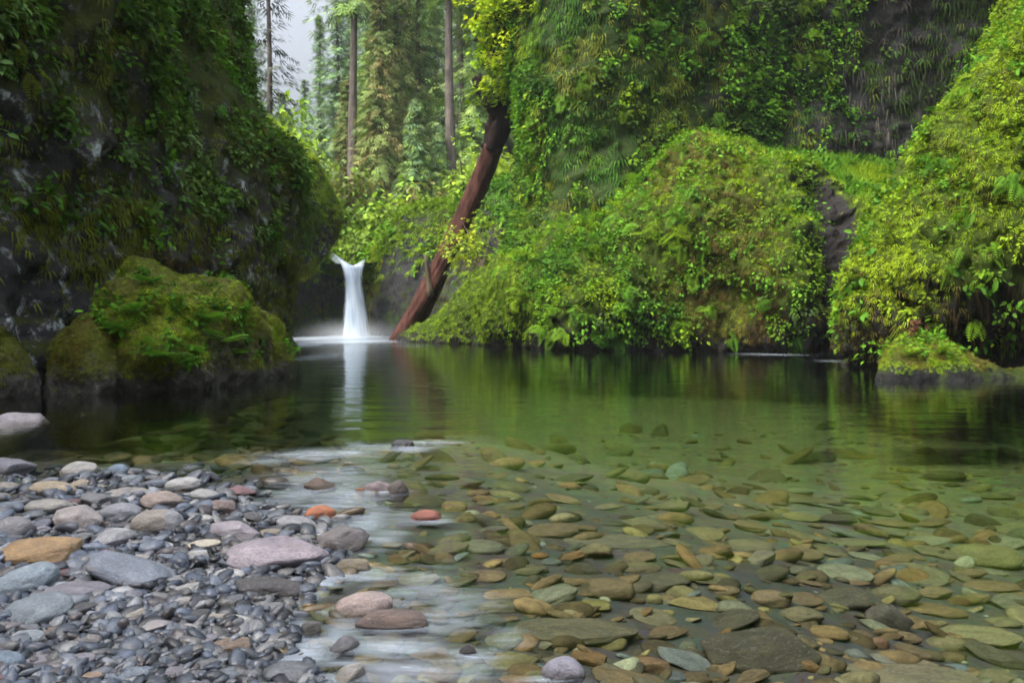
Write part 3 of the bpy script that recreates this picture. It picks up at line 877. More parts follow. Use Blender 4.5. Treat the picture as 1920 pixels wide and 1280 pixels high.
trees = [
    ('edge', 503, 44, -260, .3, 'slim conifer with sparse bare branches rising behind the left cliff edge', 5.0),
    ('bare', 663, 66, -420, 1.0, 'tall conifer with a clear grey trunk above the waterfall'),
    ('bare', 845, 62, -470, 2.4, 'tall conifer with a pale straight trunk behind the leaning log'),
    ('bare', 862, 70, -380, 4.0, 'thin darker conifer trunk close behind the pale straight trunk'),
    ('mossy', 712, 64, -60, .4, 'brown mossy conifer with drooping boughs right of the grey trunk'),
    ('mossy', 745, 68, -190, 2.2, 'taller olive conifer just right of the brown mossy conifer'),
    ('blue', 600, 92, 30, .8, 'blue green conifer whose top edges the grey sky'),
    ('blue', 572, 104, 150, 2.0, 'low hazy conifer standing lowest against the sky gap'),
    ('blue', 632, 84, -70, 3.1, 'hazy conifer filling the space left of the clear grey trunk'),
    ('blue', 528, 96, 175, 4.4, 'small hazy conifer beside the sparse tree on the left'),
    ('blue', 690, 88, -150, 5.0, 'hazy conifer seen above the brown mossy conifer'),
    ('green', 785, 72, -240, .9, 'dense green conifer midway between the two clear trunks'),
    ('green', 815, 84, -160, 2.7, 'far green conifer left of the pale straight trunk'),
    ('green', 892, 66, -300, 3.9, 'dark green conifer behind the top of the log'),
    ('green', 925, 74, -260, 5.2, 'green conifer half hidden by the bright maple leaves'),
    ('blue', 765, 98, -120, 1.4, 'distant bluish conifer between the green conifers'),
    ('green', 955, 68, -320, .1, 'dark conifer showing beside the cliff corner moss'),
    ('young', 778, 60, 190, 1.1, 'young bushy green conifer low on the slope'),
    ('young', 820, 61, 235, 2.1, 'short young conifer at the foot of the pale trunk'),
    ('young', 600, 70, 245, 3.3, 'young bluish conifer on the slope above the bluff'),
    ('mossy', 650, 72, 150, 4.0, 'short olive conifer at the foot of the clear grey trunk'),
    ('blue', 470, 84, -80, .6, 'conifer mostly hidden behind the left cliff'),
    ('green', 735, 80, -330, 1.9, 'tall full conifer rising behind the brown mossy conifer'), ('blue', 795, 92, -260, 3.6, 'hazy conifer behind the dense green conifer'),
    ('blue', 655, 100, -20, 2.6, 'pale hazy conifer just behind the clear grey trunk'), ('green', 870, 86, -300, .5, 'far conifer between the two thin trunks and the log'),
    ('blue', 910, 94, -260, 4.7, 'pale hazy conifer behind the log top'), ('blue', 545, 116, 205, 1.2, 'tiny pale conifer at the bottom of the sky gap'),
    ('green', 690, 74, 60, 5.5, 'mid height green conifer between grey trunk and mossy conifer'),
]
for a in trees:
    conifer(*a[:6], base=a[6] if len(a) > 6 else None)


# ------------------------------------------------------------------ shrubs and saplings
def shrub_meshes(seed, h, w, pal, leaf, nstem=6, dens=1.0, T=T_LEAF):
    rr = np.random.default_rng(seed)
    parts, pos, nrm, yy, cc = [], [], [], [], []
    for k in range(nstem):
        az = rr.random() * 6.28; lean = .15 + .85 * rr.random()
        tip = np.array([math.cos(az) * w * lean, math.sin(az) * w * lean, h * (.55 + .45 * rr.random())])
        s = np.linspace(0, 1, 6)[:, None]
        pts = tip * s + np.array([0, 0, 1]) * (h * .12 * np.sin(s * 3.1))
        parts.append(tube(pts, np.linspace(.02 * h, .004 * h, 6), 5, 0, seed))
        for q in range(int(7 * dens)):
            c = pts[rr.integers(2, 6)] + rr.normal(size=3) * np.array([w * .22, w * .22, h * .10])
            m = int(13 * dens)
            d = rr.normal(size=(m, 3)) * np.array([w * .17, w * .17, h * .06])
            pos.append(c + d); yy.append(unit(d + rr.normal(size=(m, 3)) * .2 * w) + np.array([0, 0, -.25]))
            nrm.append(UP + rr.normal(size=(m, 3)) * .4)
            col = np.array(pal[rr.integers(len(pal))]) * (.75 + .5 * rr.random())
            cc.append(np.tile(col, (m, 1)) * (.8 + .4 * rr.random((m, 1))))
    pos, nrm, yy, cc = [np.concatenate(a) for a in (pos, nrm, yy, cc)]
    V, Fc, C = bake(T, pos, unit(nrm), yy, leaf * (.6 + .7 * rr.random(len(pos))), cc, 1.2)
    a = make_mesh('stem', *merge(parts)); a.materials.append(M['twig'])
    b = make_mesh('foliage', V, Fc, C, smooth=False); b.materials.append(M['leaf'])
    return a, b


sh_pro = [shrub_meshes(201, 3.2, 1.5, [(0.216, 0.350, 0.036), (0.270, 0.406, 0.048), (0.149, 0.266, 0.036)], .34, 7),
          shrub_meshes(202, 2.6, 1.5, [(0.162, 0.280, 0.036), (0.203, 0.308, 0.048), (0.135, 0.182, 0.048)], .32, 7),
          shrub_meshes(203, 4.6, 1.6, [(0.270, 0.364, 0.036), (0.324, 0.462, 0.048), (0.203, 0.308, 0.036)], .32, 8),
          shrub_meshes(204, 3.0, 1.6, [(0.176, 0.154, 0.060), (0.216, 0.196, 0.072), (0.149, 0.182, 0.048)], .28, 8)]
shrubs = [(2, 560, 58, 300, 'tall yellow green shrub in the gap beside the left cliff'), (0, 602, 58, 345, 'light green shrub above the rounded bluff'),
          (3, 632, 60, 330, 'brownish twiggy shrub right of the light green gap shrub'), (0, 690, 57, 385, 'pale shrub beneath the brown mossy conifer'),
          (1, 735, 56, 395, 'soft green shrub on the slope above the pool wall'), (0, 770, 58, 360, 'rounded lime shrub under the young conifers'),
          (3, 806, 57, 350, 'brown tinged shrub left of the leaning log'), (1, 842, 56, 345, 'green shrub touching the middle of the log'),
          (2, 880, 56, 290, 'tall lime shrub behind the upper log'), (0, 905, 55, 330, 'bright shrub right of the tall lime shrub'),
          (1, 655, 54, 440, 'low green shrub on the lip above the waterfall'), (2, 945, 54, 270, 'lime shrub squeezed between log and cliff corner'),
          (1, 700, 62, 330, 'mid green shrub higher up the slope'), (0, 965, 52, 340, 'yellow green shrub low beside the cliff corner'),
          (0, 535, 55, 215, 'bright shrub growing on top of the left cliff shoulder')]
for k, (i, px, D, row, lab) in enumerate(shrubs):
    h0 = (3.2, 2.6, 4.6, 3.0)[i]
    x = xw(px, D); z0 = float(hill_z(x, D)) - .2
    zt = CH - (row - HZ) / F * D
    s = float(np.clip((zt - z0) / h0, .6, 2.2))
    e = empty('shrub', (x, D, max(z0, zt - s * h0)), lab, 'shrub', 'shrubs on the slope above the waterfall')
    e.rotation_euler = (0, 0, k * 1.7); w = max(.8, min(1.5, s)); e.scale = (w, w, s)
    a, b = sh_pro[i]
    link('stem', a, None, e); link('foliage', b, None, e)


def leafy_branch(name, root, tips, pal, leaf, label, cat, per=26, T=T_MAPLE, r0=.07, spread=.45, seed=1, trunkmat='twig'):
    """boughs from root to each tip, hung with leaves"""
    rr = np.random.default_rng(seed)
    e = empty(name, tuple(root), label, cat)
    root = np.asarray(root, float)
    parts, pos, nrm, yy, cc = [], [], [], [], []
    for tp in tips:
        tp = np.asarray(tp, float) - root
        L = np.linalg.norm(tp)
        s = np.linspace(0, 1, 8)[:, None]
        pts = tp * s + np.array([0, 0, 1]) * (.10 * L * np.sin(s * math.pi)) + rr.normal(size=(8, 3)) * .02 * L * s
        parts.append(tube(pts, np.linspace(r0, r0 * .15, 8), 6, 0, seed))
        for q in range(7):
            a = pts[rr.integers(2, 8)]
            d = rr.normal(size=3) * spread * np.array([1, 1, .45])
            tw = np.stack([a, a + d * .5 + UP * .03, a + d])
            parts.append(tube(tw, [r0 * .25, r0 * .18, r0 * .08], 4, 0, seed))
            m = per
            q2 = a + d * (.3 + .9 * rr.random((m, 1))) + rr.normal(size=(m, 3)) * spread * .28
            pos.append(q2); yy.append(unit(d + rr.normal(size=(m, 3)) * .25 + 1e-6) - UP * .45)
            nrm.append(UP * .9 + rr.normal(size=(m, 3)) * .4)
            col = np.array(pal[rr.integers(len(pal))]) * (.8 + .4 * rr.random())
            cc.append(np.tile(col, (m, 1)) * (.8 + .4 * rr.random((m, 1))))
    pos, nrm, yy, cc = [np.concatenate(a) for a in (pos, nrm, yy, cc)]
    V, Fc, C = bake(T, pos, unit(nrm), yy, leaf * (.6 + .7 * rr.random(len(pos))), cc)
    link('bough', make_mesh('bough', *merge(parts)), M[trunkmat], e)
    link('foliage', make_mesh('foliage', V, Fc, C, smooth=False), M['leaf'], e)
    return e


MAP = [(.34, .48, .012), (.28, .43, .012), (.42, .50, .015), (.20, .34, .012)]
root = at(1000, -60, 33.0)
tips = [at(x, y, d) for x, y, d in ((905, 5, 34), (930, 40, 33), (898, 100, 34), (935, 85, 33), (965, 60, 32), (985, 30, 31.8), (960, 130, 33), (920, 120, 34), (888, 112, 34), (905, 68, 33.5), (912, 128, 33.5), (930, 100, 33), (915, 25, 34), (945, 60, 33), (952, 185, 35.3), (938, 205, 35.4), (968, 215, 35.6), (962, 160, 35.2), (990, 90, 31.8), (950, 10, 34), (975, 140, 32.2), (1000, 50, 31))]
leafy_branch('maple_tree', root, tips, MAP, .27, 'yellow green maple boughs overhanging the top of the leaning log', 'maple tree', 46, T_MAPLE, .10, .62, 5, 'darkbark')
root = at(905, 505, 33.2)
tips = [at(x, y, d) for x, y, d in ((840, 440, 35), (862, 412, 35), (900, 408, 34.5), (930, 412, 34), (850, 470, 34.5), (885, 450, 34), (905, 470, 33.5), (870, 490, 33.5))]
leafy_branch('sapling', root, tips, [(.36, .42, .03), (.26, .36, .03), (.19, .29, .03)], .24, 'yellow leaved sapling leaning out in front of the log', 'sapling', 11, T_MAPLE, .04, .5, 6)

# ------------------------------------------------------------------ leaning log
foot = at(742, 642, 38.0)
lg = empty('fallen_log', tuple(foot), 'long reddish brown log leaning from the pool against the cliff corner', 'log')


def bark_tube(px_pts, rads, n, sides, seed, amp=.16):
    C_ = np.array([at(*q) for q in px_pts]) - foot
    k0 = np.linspace(0, 1, len(C_)); k1 = np.linspace(0, 1, n)
    pts = np.stack([np.interp(k1, k0, C_[:, i]) for i in range(3)], 1)
    w_ = max(1, n // len(C_) // 2); ker = np.ones(2 * w_ + 1) / (2 * w_ + 1)
    mid = np.stack([np.convolve(np.pad(pts[:, i], w_, mode='edge'), ker, 'valid') for i in range(3)], 1)
    mid[0], mid[-1] = pts[0], pts[-1]
    rad = np.interp(k1, np.linspace(0, 1, len(rads)), rads)
    v, f = tube(mid, rad, sides, 0)
    c = np.vstack([np.repeat(mid, sides, 0), mid[:1], mid[-1:]])
    r = np.r_[np.repeat(rad, sides), rad[0], rad[-1]]
    u = v - c
    th = np.arctan2(u[:, 1], u[:, 0]); along = np.r_[np.repeat(k1, sides), 0, 1]
    q = np.stack([np.cos(th) * 2.2, np.sin(th) * 2.2, along * 3.0 + seed], 1)
    d = amp * (1.1 * fbm(q * 1.0, .7, 3, seed) - .9 * np.abs(fbm(q * np.array([2.4, 2.4, 1.6]), 1, 3, seed + 5))) + .25 * amp * fbm(v, 2.5, 3, seed + 9)
    return c + u * (1 + d * 1.7)[:, None], f


v_, f_ = bark_tube([(742, 646, 38.0), (775, 590, 37.9), (812, 525, 37.7), (850, 452, 37.5), (884, 378, 37.3), (908, 322, 37.1), (925, 275, 36.9)], [.42, .39, .39, .42, .44, .46, .48], 90, 32, 3)
link('trunk', make_mesh('trunk', v_, f_), M['log'], lg)
rp = [bark_tube([(922, 283, 36.9), (938, 235, 36.6), (948, 190, 36.4), (953, 150, 36.3), (962, 110, 36.4)], [.50, .66, .72, .55, .30], 40, 28, 11, .3),
      bark_tube([(944, 222, 36.4), (925, 192, 36.2), (904, 168, 36.1), (888, 146, 36.0)], [.50, .52, .34, .16], 30, 22, 17, .34),
      bark_tube([(908, 176, 36.1), (897, 160, 36.0), (900, 138, 36.0)], [.24, .20, .05], 18, 14, 23, .3),
      bark_tube([(955, 240, 36.4), (972, 205, 36.3), (984, 165, 36.4), (990, 130, 36.6)], [.34, .48, .36, .2], 30, 22, 31, .32)]
link('root_mass', make_mesh('root_mass', *merge(rp)), M['darkbark'], lg)
b0 = at(806, 545, 37.4) - foot
link('broken_limb', make_mesh('broken_limb', *tube(np.stack([b0 + (at(797, 478, 37.4) - foot - b0) * q for q in np.linspace(-.15, 1, 7)]), np.linspace(.17, .05, 7), 8, .25, 3)), M['twig'], lg)
b0 = at(768, 625, 38.6) - foot
link('split_limb', make_mesh('split_limb', *tube(np.stack([b0 + (at(832, 512, 38.4) - foot - b0) * q + np.array([.12 * math.sin(q * 3), 0, 0]) for q in np.linspace(0, 1, 9)]), np.linspace(.36, .2, 9), 10, .3, 4)), M['log'], lg)

# ------------------------------------------------------------------ waterfall
cx0 = xw(660, 45)
fl = empty('waterfall', (cx0, 45, 0), 'white waterfall pouring from a notch into the far pool', 'waterfall')
DW = 45.5
prof = [  # row, left px, right px, depth
    (476, 622, 690, 48.6), (486, 630, 686, 47.6), (496, 637, 683, 46.9), (508, 642, 680, 46.5), (522, 645, 679, 46.2), (545, 646, 681, 46.0), (575, 644, 686, 45.8), (600, 642, 690, 45.7), (620, 640, 694, 45.6), (634, 638, 697, 45.5)]
pr = interp_cols(prof, 60); na = 33
a = np.linspace(-1, 1, na)[None]
row, l, r, D = [pr[:, i][:, None] for i in range(4)]
notch = np.clip((500 - row) / 24, 0, 1)
px = (l + r) / 2 + (r - l) / 2 * a
yy = row + notch * 22 * (1 - np.abs(a - .18) ** 1.2)
dd = D - .35 * np.cos(a * np.pi / 2) + 0 * row
P = np.stack([(px - 960) / F * dd, dd, CH - (yy - HZ) / F * dd], -1)
P += (.03 * fbm(P.reshape(-1, 3) * np.array([3, 3, .3]), 1, 3, 5)).reshape(P.shape[:2])[..., None] * np.array([0, 1, 0])
P -= np.array([cx0, 45, 0])
dn = np.broadcast_to(np.linspace(0, 3, 60)[:, None], P.shape[:2])
link('water_curtain', make_mesh('water_curtain', P.reshape(-1, 3), grid_faces(60, na), extra={'across': np.broadcast_to(a, P.shape[:2]).ravel(), 'down': dn.ravel()}), M['fall'], fl)
# the stream that feeds it, over the lip
t = np.linspace(0, 1, 14)[:, None]; a2 = a
P2 = P[0][None] + np.stack([-t * 1.2 + 0 * a2 * t, t * 3.2 + 0 * a2, .03 - .25 * t + .0 * a2], -1)
na2 = na
link('feeding_stream', make_mesh('feeding_stream', P2.reshape(-1, 3), grid_faces(14, na2), extra={'across': np.broadcast_to(a2, P2.shape[:2]).ravel(), 'down': np.broadcast_to(t, P2.shape[:2]).ravel()}), M['fall'], fl)

# mist at its foot
m, nt = new_mat('spray_mist')
tc = nd(nt, 'ShaderNodeTexCoord')
gr = nd(nt, 'ShaderNodeTexGradient', gradient_type='SPHERICAL'); nt.links.new(tc.outputs['Object'], gr.inputs[0])
vs = nd(nt, 'ShaderNodeVolumeScatter'); vs.inputs['Color'].default_value = (.93, .96, 1, 1)
nt.links.new(math_n(nt, 'MULTIPLY', math_n(nt, 'POWER', gr.outputs['Fac'], 2.4), .45), vs.inputs['Density'])
o = nd(nt, 'ShaderNodeOutputMaterial'); nt.links.new(vs.outputs[0], o.inputs['Volume'])
M['mist'] = m


def icosphere(sub):
    import bmesh
    bm = bmesh.new(); bmesh.ops.create_icosphere(bm, subdivisions=sub, radius=1)
    v = np.array([x.co[:] for x in bm.verts]); f = np.array([[q.index for q in x.verts] for x in bm.faces]); bm.free()
    return v, f


IV, IF = icosphere(2)
o = link('mist', make_mesh('mist', IV, IF), m)
o.location = (cx0 + .1, 44.9, .1); o.scale = (4.2, 2.4, 1.25)
tag(o, 'low white spray spreading at the foot of the waterfall', 'mist', None, 'stuff')

# ------------------------------------------------------------------ left boulders and islet
def hump(name, cols, mat, label, cat, seed, back=.8, amp=.12, amp2=.05, freq=1.4, nu=120, ns=90, belly=.15, z0=-.4, mossk=None, under=0.0):
    P, N, nf = mass(cols, nu, ns, back, z0, belly, amp, freq, seed, amp2, under=under)
    mv = np.clip(P[..., 2] * .9 - .25, 0, 1) if mossk is None else mossk(P)
    o = cliff_obj(name, P, N, mat, label, cat, None, mv)
    return o, P[:, : int(nf * 1.25)], N[:, : int(nf * 1.25)]


b1, P1, N1 = hump('mossy_boulder', [(165, 11.4, 735, 11.8), (178, 11.3, 640, 12.2), (192, 11.2, 560, 12.4), (225, 11.1, 512, 12.6), (268, 11.1, 490, 12.8), (300, 11.2, 505, 12.8), (340, 11.3, 530, 12.8), (380, 11.6, 538, 13), (430, 12.1, 530, 13.2),
                                    (470, 12.8, 552, 13.6), (500, 13.4, 590, 14), (522, 14.0, 640, 14.4), (538, 14.5, 690, 14.7), (545, 14.8, 715, 15)], M['boulder'],
                  'big two humped mossy boulder in the water below the left cliff', 'boulder', 301, belly=.35, amp=.3, amp2=.09, under=.25, nu=180, ns=110)
bk = [moss(P1, N1, 42000, lambda p, n: np.clip(.7 + 1.2 * fbm(p, 1.2, 3, 31), .02, 1) * np.clip((p[:, 2] - .18) * 4, 0, 1), OL[2:] + YG[2:4] + BR[2:] + [(.17, .17, .04), (.20, .20, .12), (.05, .045, .02)], .075, 1.6, 302, .7),
      clumps(P1, N1, 800, lambda p, n: np.clip(.1 + 1.5 * fbm(p, .9, 3, 32), 0, 1) * (p[:, 2] > .4), GR[1:], .085, .11, 10, T_LEAF, 1.0, 303)]
cover('moss', bk, M['moss'], b1)
b2, P2_, N2_ = hump('mossy_boulder', [(78, 10.9, 735, 11.1), (92, 10.8, 680, 11.2), (112, 10.7, 630, 11.3), (140, 10.6, 600, 11.4), (165, 10.6, 592, 11.4), (190, 10.7, 610, 11.4), (210, 10.8, 655, 11.3), (222, 10.9, 730, 11.2)], M['boulder'],
                    'small rounded olive boulder left of the two humped boulder', 'boulder', 311, .6, amp=.16, amp2=.06, nu=90, ns=80)
bk = [moss(P2_, N2_, 20000, lambda p, n: np.clip(.7 + 1.2 * fbm(p, 1.6, 3, 33), .02, 1) * np.clip((p[:, 2] - .18) * 4, 0, 1), OL[2:] + BR[1:] + [(.17, .17, .04), (.20, .20, .12)], .052, 1.2, 312, .7)]
cover('moss', bk, M['moss'], b2)
b3, P3, N3 = hump('mossy_boulder', [(-160, 9.9, 650, 10.5), (-90, 9.9, 610, 10.6), (-30, 10.1, 612, 10.7), (25, 10.3, 640, 10.8), (60, 10.6, 680, 10.9), (80, 10.8, 735, 11)], M['boulder'],
                  'dark mossy boulder cut off by the left picture edge', 'boulder', 321, .6, amp=.16, amp2=.06, nu=90, ns=80)
bk = [moss(P3, N3, 8000, lambda p, n: np.clip(.3 + 1.2 * fbm(p, 1.6, 3, 34), .02, 1) * np.clip((p[:, 2] - .18) * 4, 0, 1), OL[:3] + BR[:2], .08, 1.2, 322, .7)]
cover('moss', bk, M['moss'], b3)

isl, PI_, NI_ = hump('islet_rock', [(1640, 13.4, 712, 13.6), (1648, 13.2, 690, 13.8), (1662, 13.1, 655, 14), (1690, 13.0, 632, 14.1), (1730, 13.0, 630, 14.2), (1770, 13.0, 634, 14.2), (1805, 13.0, 655, 14.1), (1840, 13.1, 680, 14), (1865, 13.3, 692, 13.9), (1905, 13.4, 690, 14.0), (1945, 13.4, 694, 14.0), (1975, 13.5, 712, 13.9)],
                     M['wet'], 'low dark rock capped with bright moss at the foot of the right bank', 'rock', 331, .6, .12, .05, 1.6, 110, 70, .15, -.3)
bk = [moss(PI_, NI_, 16000, lambda p, n: np.clip((p[:, 2] - .13 - .12 * fbm(p, 3, 2, 3)) * 9, 0, 1), YG[1:4] + BR[1:], .06, 2.0, 332, .6),
      clumps(PI_, NI_, 160, lambda p, n: (p[:, 2] > .38).astype(float) * .8, GR[1:] + YG[2:3], .07, .08, 9, T_LEAF, 1.5, 333)]
cover('moss', bk, M['leaf'], isl)

SURF = np.vstack([a.reshape(-1, 3) for a in (P1, P2_, P3, PI_, PB)])


def snap(px, py):
    """the nearest point of the rocks at that spot of the photograph"""
    u = SURF[:, 0] / SURF[:, 1] * F + 960; v = HZ - (SURF[:, 2] - CH) / SURF[:, 1] * F
    d = np.hypot(u - px, v - py)
    k = np.where(d < max(9, d.min() + 3))[0]
    return SURF[k[np.argmin(SURF[k, 1])]]


def fern(px, py, D, size, label, pal, nf=11, seed=0, face=-1.2, up=.55):
    rr = np.random.default_rng(seed)
    c = snap(px, py) + np.array([0, -.03, 0])
    az = face + (rr.random(nf) - .5) * 3.6
    y = np.stack([np.cos(az), np.sin(az), up * (.4 + rr.random(nf))], 1)
    nrm = np.tile(UP, (nf, 1)) + rr.normal(size=(nf, 3)) * .15
    col = np.array([pal[k % len(pal)] for k in range(nf)]) * (.8 + .4 * rr.random((nf, 1)))
    V, Fc, C = bake(T_FROND, np.tile(c, (nf, 1)) + rr.normal(size=(nf, 3)) * .02, nrm, y, size * (.7 + .5 * rr.random(nf)), col, 1.25)
    o = link('fern', make_mesh('fern', V - c, Fc, C, smooth=False), M['leaf'], None, tuple(c))
    return tag(o, label, 'fern', 'ferns on the mossy rocks')


BF = [(.10, .27, .03), (.13, .30, .035), (.08, .20, .03)]
ferns = [(312, 672, 11.0, .42, 'bright fern spreading low over the water on the two humped boulder'), (345, 690, 11.1, .30, 'small fern at the waterline beside the bright low fern'),
         (400, 600, 11.7, .34, 'upright fern on the middle of the two humped boulder'), (425, 640, 12.0, .36, 'fern hanging from the right hump of the boulder'), (380, 655, 11.5, .28, 'little fern between the low fern and the right hump'),
         (455, 662, 12.6, .28, 'fern near the right foot of the two humped boulder'), (280, 520, 12.3, .24, 'tiny fern near the peak of the two humped boulder'),
         (225, 610, 11.6, .30, 'fern in the cleft between the two left boulders'), (245, 575, 11.8, .30, 'darker fern high on the left hump of the boulder'),
         (1700, 655, 13.3, .26, 'lime fern on the left shoulder of the islet rock'), (1765, 650, 13.2, .24, 'lime fern on the right top of the islet rock'),
         (1600, 530, 17.2, .38, 'fern drooping from the left edge of the right bank'), (1610, 590, 17.0, .34, 'lower fern hanging below the right bank edge fern')]
for k, (px, py, D, sz, lab) in enumerate(ferns):
    fern(px, py, D, sz, lab, BF if k < 9 else [(.17, .30, .03), (.22, .34, .03)], 11, 400 + k)


# rusty dead leaf clump above the islet
p0 = snap(1722, 628) + np.array([0, -.05, .1])
rr = np.random.default_rng(9)
bkk = []
n = 34
pos = p0 + rr.normal(size=(n, 3)) * np.array([.06, .045, .055]) + UP * .06
bkk.append(bake(T_MAPLE, pos, unit(rr.normal(size=(n, 3)) + np.array([0, -1, .5])), unit(rr.normal(size=(n, 3)) + UP * .4), .12 * (.7 + .6 * rr.random(n)), np.array([(.13, .06, .035)]) * (.6 + .7 * rr.random((n, 1)))))
V, Fc, C = combine(bkk)
o = link('dead_leaf_clump', make_mesh('dead_leaf_clump', V, Fc, C, smooth=False), M['leaf'])
tag(o, 'reddish brown clump of curled dead leaves above the moss capped islet rock', 'dead leaves')



# ------------------------------------------------------------------ river bed
shore_px = [(-420, 890), (-150, 893), (0, 898), (70, 900), (150, 893), (240, 884), (330, 893), (400, 905), (450, 925), (500, 950), (540, 972), (600, 1000), (650, 1020), (630, 1052), (590, 1078), (570, 1120), (540, 1160), (510, 1205), (520, 1250), (590, 1300), (640, 1420)]
SH = np.array([ground(*p)[:2] for p in shore_px])
SH = np.vstack([SH, [[-.35, .4], [-.8, -3], [-8, -3], [-8, SH[0, 1]]]])


def seg_dist(q, poly):
    d = np.full(len(q), 1e9); inside = np.zeros(len(q), bool)
    n = len(poly)
    for i in range(n):
        a, b = poly[i], poly[(i + 1) % n]
        ab = b - a
        t = np.clip(((q - a) @ ab) / (ab @ ab + 1e-12), 0, 1)
        d = np.minimum(d, np.linalg.norm(q - (a + t[:, None] * ab), axis=1))
        cnd = ((a[1] > q[:, 1]) != (b[1] > q[:, 1])) & (q[:, 0] < (b[0] - a[0]) * (q[:, 1] - a[1]) / (b[1] - a[1] + 1e-12) + a[0])
        inside ^= cnd
    return np.where(inside, -d, d)


def bed_z(x, y):
    q = np.stack([np.ravel(x), np.ravel(y)], 1).astype(float)
    q3 = np.c_[q, np.zeros(len(q))]
    d = seg_dist(q, SH) + (.22 * fbm(q3, 1.5, 3, 15) + .10 * fbm(q3, 5, 2, 16)) * np.clip(q[:, 1] / 5, .4, 1)
    dry = np.clip(-d, 0, None)
    zd = .15 * (1 - np.exp(-dry / 1.5)) + .035 * fbm(q3, 2.2, 3, 3) * np.clip(dry * 3, .3, 1)
    wetd = np.clip(d, 0, None)
    rt = np.clip((q[:, 0] + .6) / 2.0, 0, 1)          # deeper to the right and beyond
    zw = -(.010 + .075 * np.minimum(wetd, 1.2) + .05 * rt * np.minimum(wetd, 3)) - .13 * np.clip(wetd - 1.6, 0, 14) * (1 + .2 * rt) - .07 * np.clip(wetd, 0, 3) * np.clip(-(q[:, 0] + 1.0) / 1.5, 0, 1) + .03 * fbm(q3, 1.3, 3, 5) * np.clip(wetd * 2, .1, 1)
    zw = np.maximum(zw, -1.5)
    return np.where(d < 0, zd, zw).reshape(np.shape(x))


gx, gy = 170, 230
yv = .7 * (60 / .7) ** np.linspace(0, 1, gy)[None]
uv = np.linspace(-1, 1, gx)[:, None]
X = uv * (2.2 + .78 * yv); Yy = yv + 0 * uv
Zb = bed_z(X, Yy)
P = np.stack([X, Yy, Zb], -1)
m, nt = new_mat('stream_bed')
g = nd(nt, 'ShaderNodeNewGeometry')
vo = nd(nt, 'ShaderNodeTexVoronoi'); vo.inputs['Scale'].default_value = 9; nt.links.new(g.outputs['Position'], vo.inputs['Vector'])
n1 = noise_tex(nt, 3, 5, .6, g.outputs['Position'])
sy = nd(nt, 'ShaderNodeSeparateXYZ'); nt.links.new(g.outputs['Position'], sy.inputs[0])
silt_and_scatter = ramp(nt, math_n(nt, 'MULTIPLY', sy.outputs['Y'], .1), [(.45, 0.0), (.95, 1.0)])  # bed goes silty pale far out, standing in for light scattered by water
c = mixc(nt, silt_and_scatter, mixc(nt, n1, (.022, .024, .022), (.06, .058, .045)), mixc(nt, n1, (.085, .082, .055), (.20, .19, .13)))
c = mixc(nt, .45, c, vo.outputs['Color'], 'MULTIPLY')
p = nd(nt, 'ShaderNodeBsdfPrincipled'); p.inputs['Roughness'].default_value = .8; nt.links.new(c, p.inputs['Base Color'])
bp = nd(nt, 'ShaderNodeBump'); bp.inputs['Strength'].default_value = .6; bp.inputs['Distance'].default_value = .02
nt.links.new(math_n(nt, 'SUBTRACT', 1.0, vo.outputs['Distance']), bp.inputs['Height']); nt.links.new(bp.outputs[0], p.inputs['Normal'])
out_surf(nt, p.outputs[0])
f = grid_faces(gx, gy)
o = link('stream_bed', make_mesh('stream_bed', P.reshape(-1, 3), f), m)
tag(o, 'stony bed of the pool and gravel bar', 'stream bed', None, 'structure')

# ------------------------------------------------------------------ water
gx, gy = 260, 420
yv = .75 * (52.5 / .75) ** np.linspace(0, 1, gy)[None]
uv = np.linspace(-1, 1, gx)[:, None]
X = uv * (2.0 + .74 * yv); Yy = yv + 0 * uv
q = np.stack([X.ravel(), Yy.ravel()], 1)
foam_glare = np.zeros(len(q)); riff = np.zeros(len(q))
spots = [  # white water, painted glare: px, py, half width px, half height px, strength
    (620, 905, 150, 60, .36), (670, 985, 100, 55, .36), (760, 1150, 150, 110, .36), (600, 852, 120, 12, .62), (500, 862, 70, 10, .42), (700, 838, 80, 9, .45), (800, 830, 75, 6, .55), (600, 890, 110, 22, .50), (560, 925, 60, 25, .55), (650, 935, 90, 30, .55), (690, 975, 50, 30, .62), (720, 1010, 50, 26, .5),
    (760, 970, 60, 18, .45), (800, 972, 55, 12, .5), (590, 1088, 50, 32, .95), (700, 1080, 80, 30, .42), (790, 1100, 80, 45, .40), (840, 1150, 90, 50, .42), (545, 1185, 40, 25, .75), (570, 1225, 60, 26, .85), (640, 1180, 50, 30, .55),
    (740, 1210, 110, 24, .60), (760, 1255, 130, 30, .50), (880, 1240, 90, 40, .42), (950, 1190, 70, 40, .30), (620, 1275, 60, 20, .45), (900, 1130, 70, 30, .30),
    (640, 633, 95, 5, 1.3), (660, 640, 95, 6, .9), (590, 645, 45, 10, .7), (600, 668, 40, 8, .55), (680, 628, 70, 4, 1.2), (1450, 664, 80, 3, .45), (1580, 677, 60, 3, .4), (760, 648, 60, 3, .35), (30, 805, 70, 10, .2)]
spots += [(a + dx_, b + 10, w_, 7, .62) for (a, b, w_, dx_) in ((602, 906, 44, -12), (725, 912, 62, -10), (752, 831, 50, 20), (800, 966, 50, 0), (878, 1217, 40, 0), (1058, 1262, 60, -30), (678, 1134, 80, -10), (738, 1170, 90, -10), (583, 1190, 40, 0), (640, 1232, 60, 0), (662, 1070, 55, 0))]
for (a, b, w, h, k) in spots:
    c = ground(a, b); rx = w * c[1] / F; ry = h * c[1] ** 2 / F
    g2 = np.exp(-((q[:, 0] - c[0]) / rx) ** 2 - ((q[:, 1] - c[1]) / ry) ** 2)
    foam_glare = np.maximum(foam_glare, k * g2)
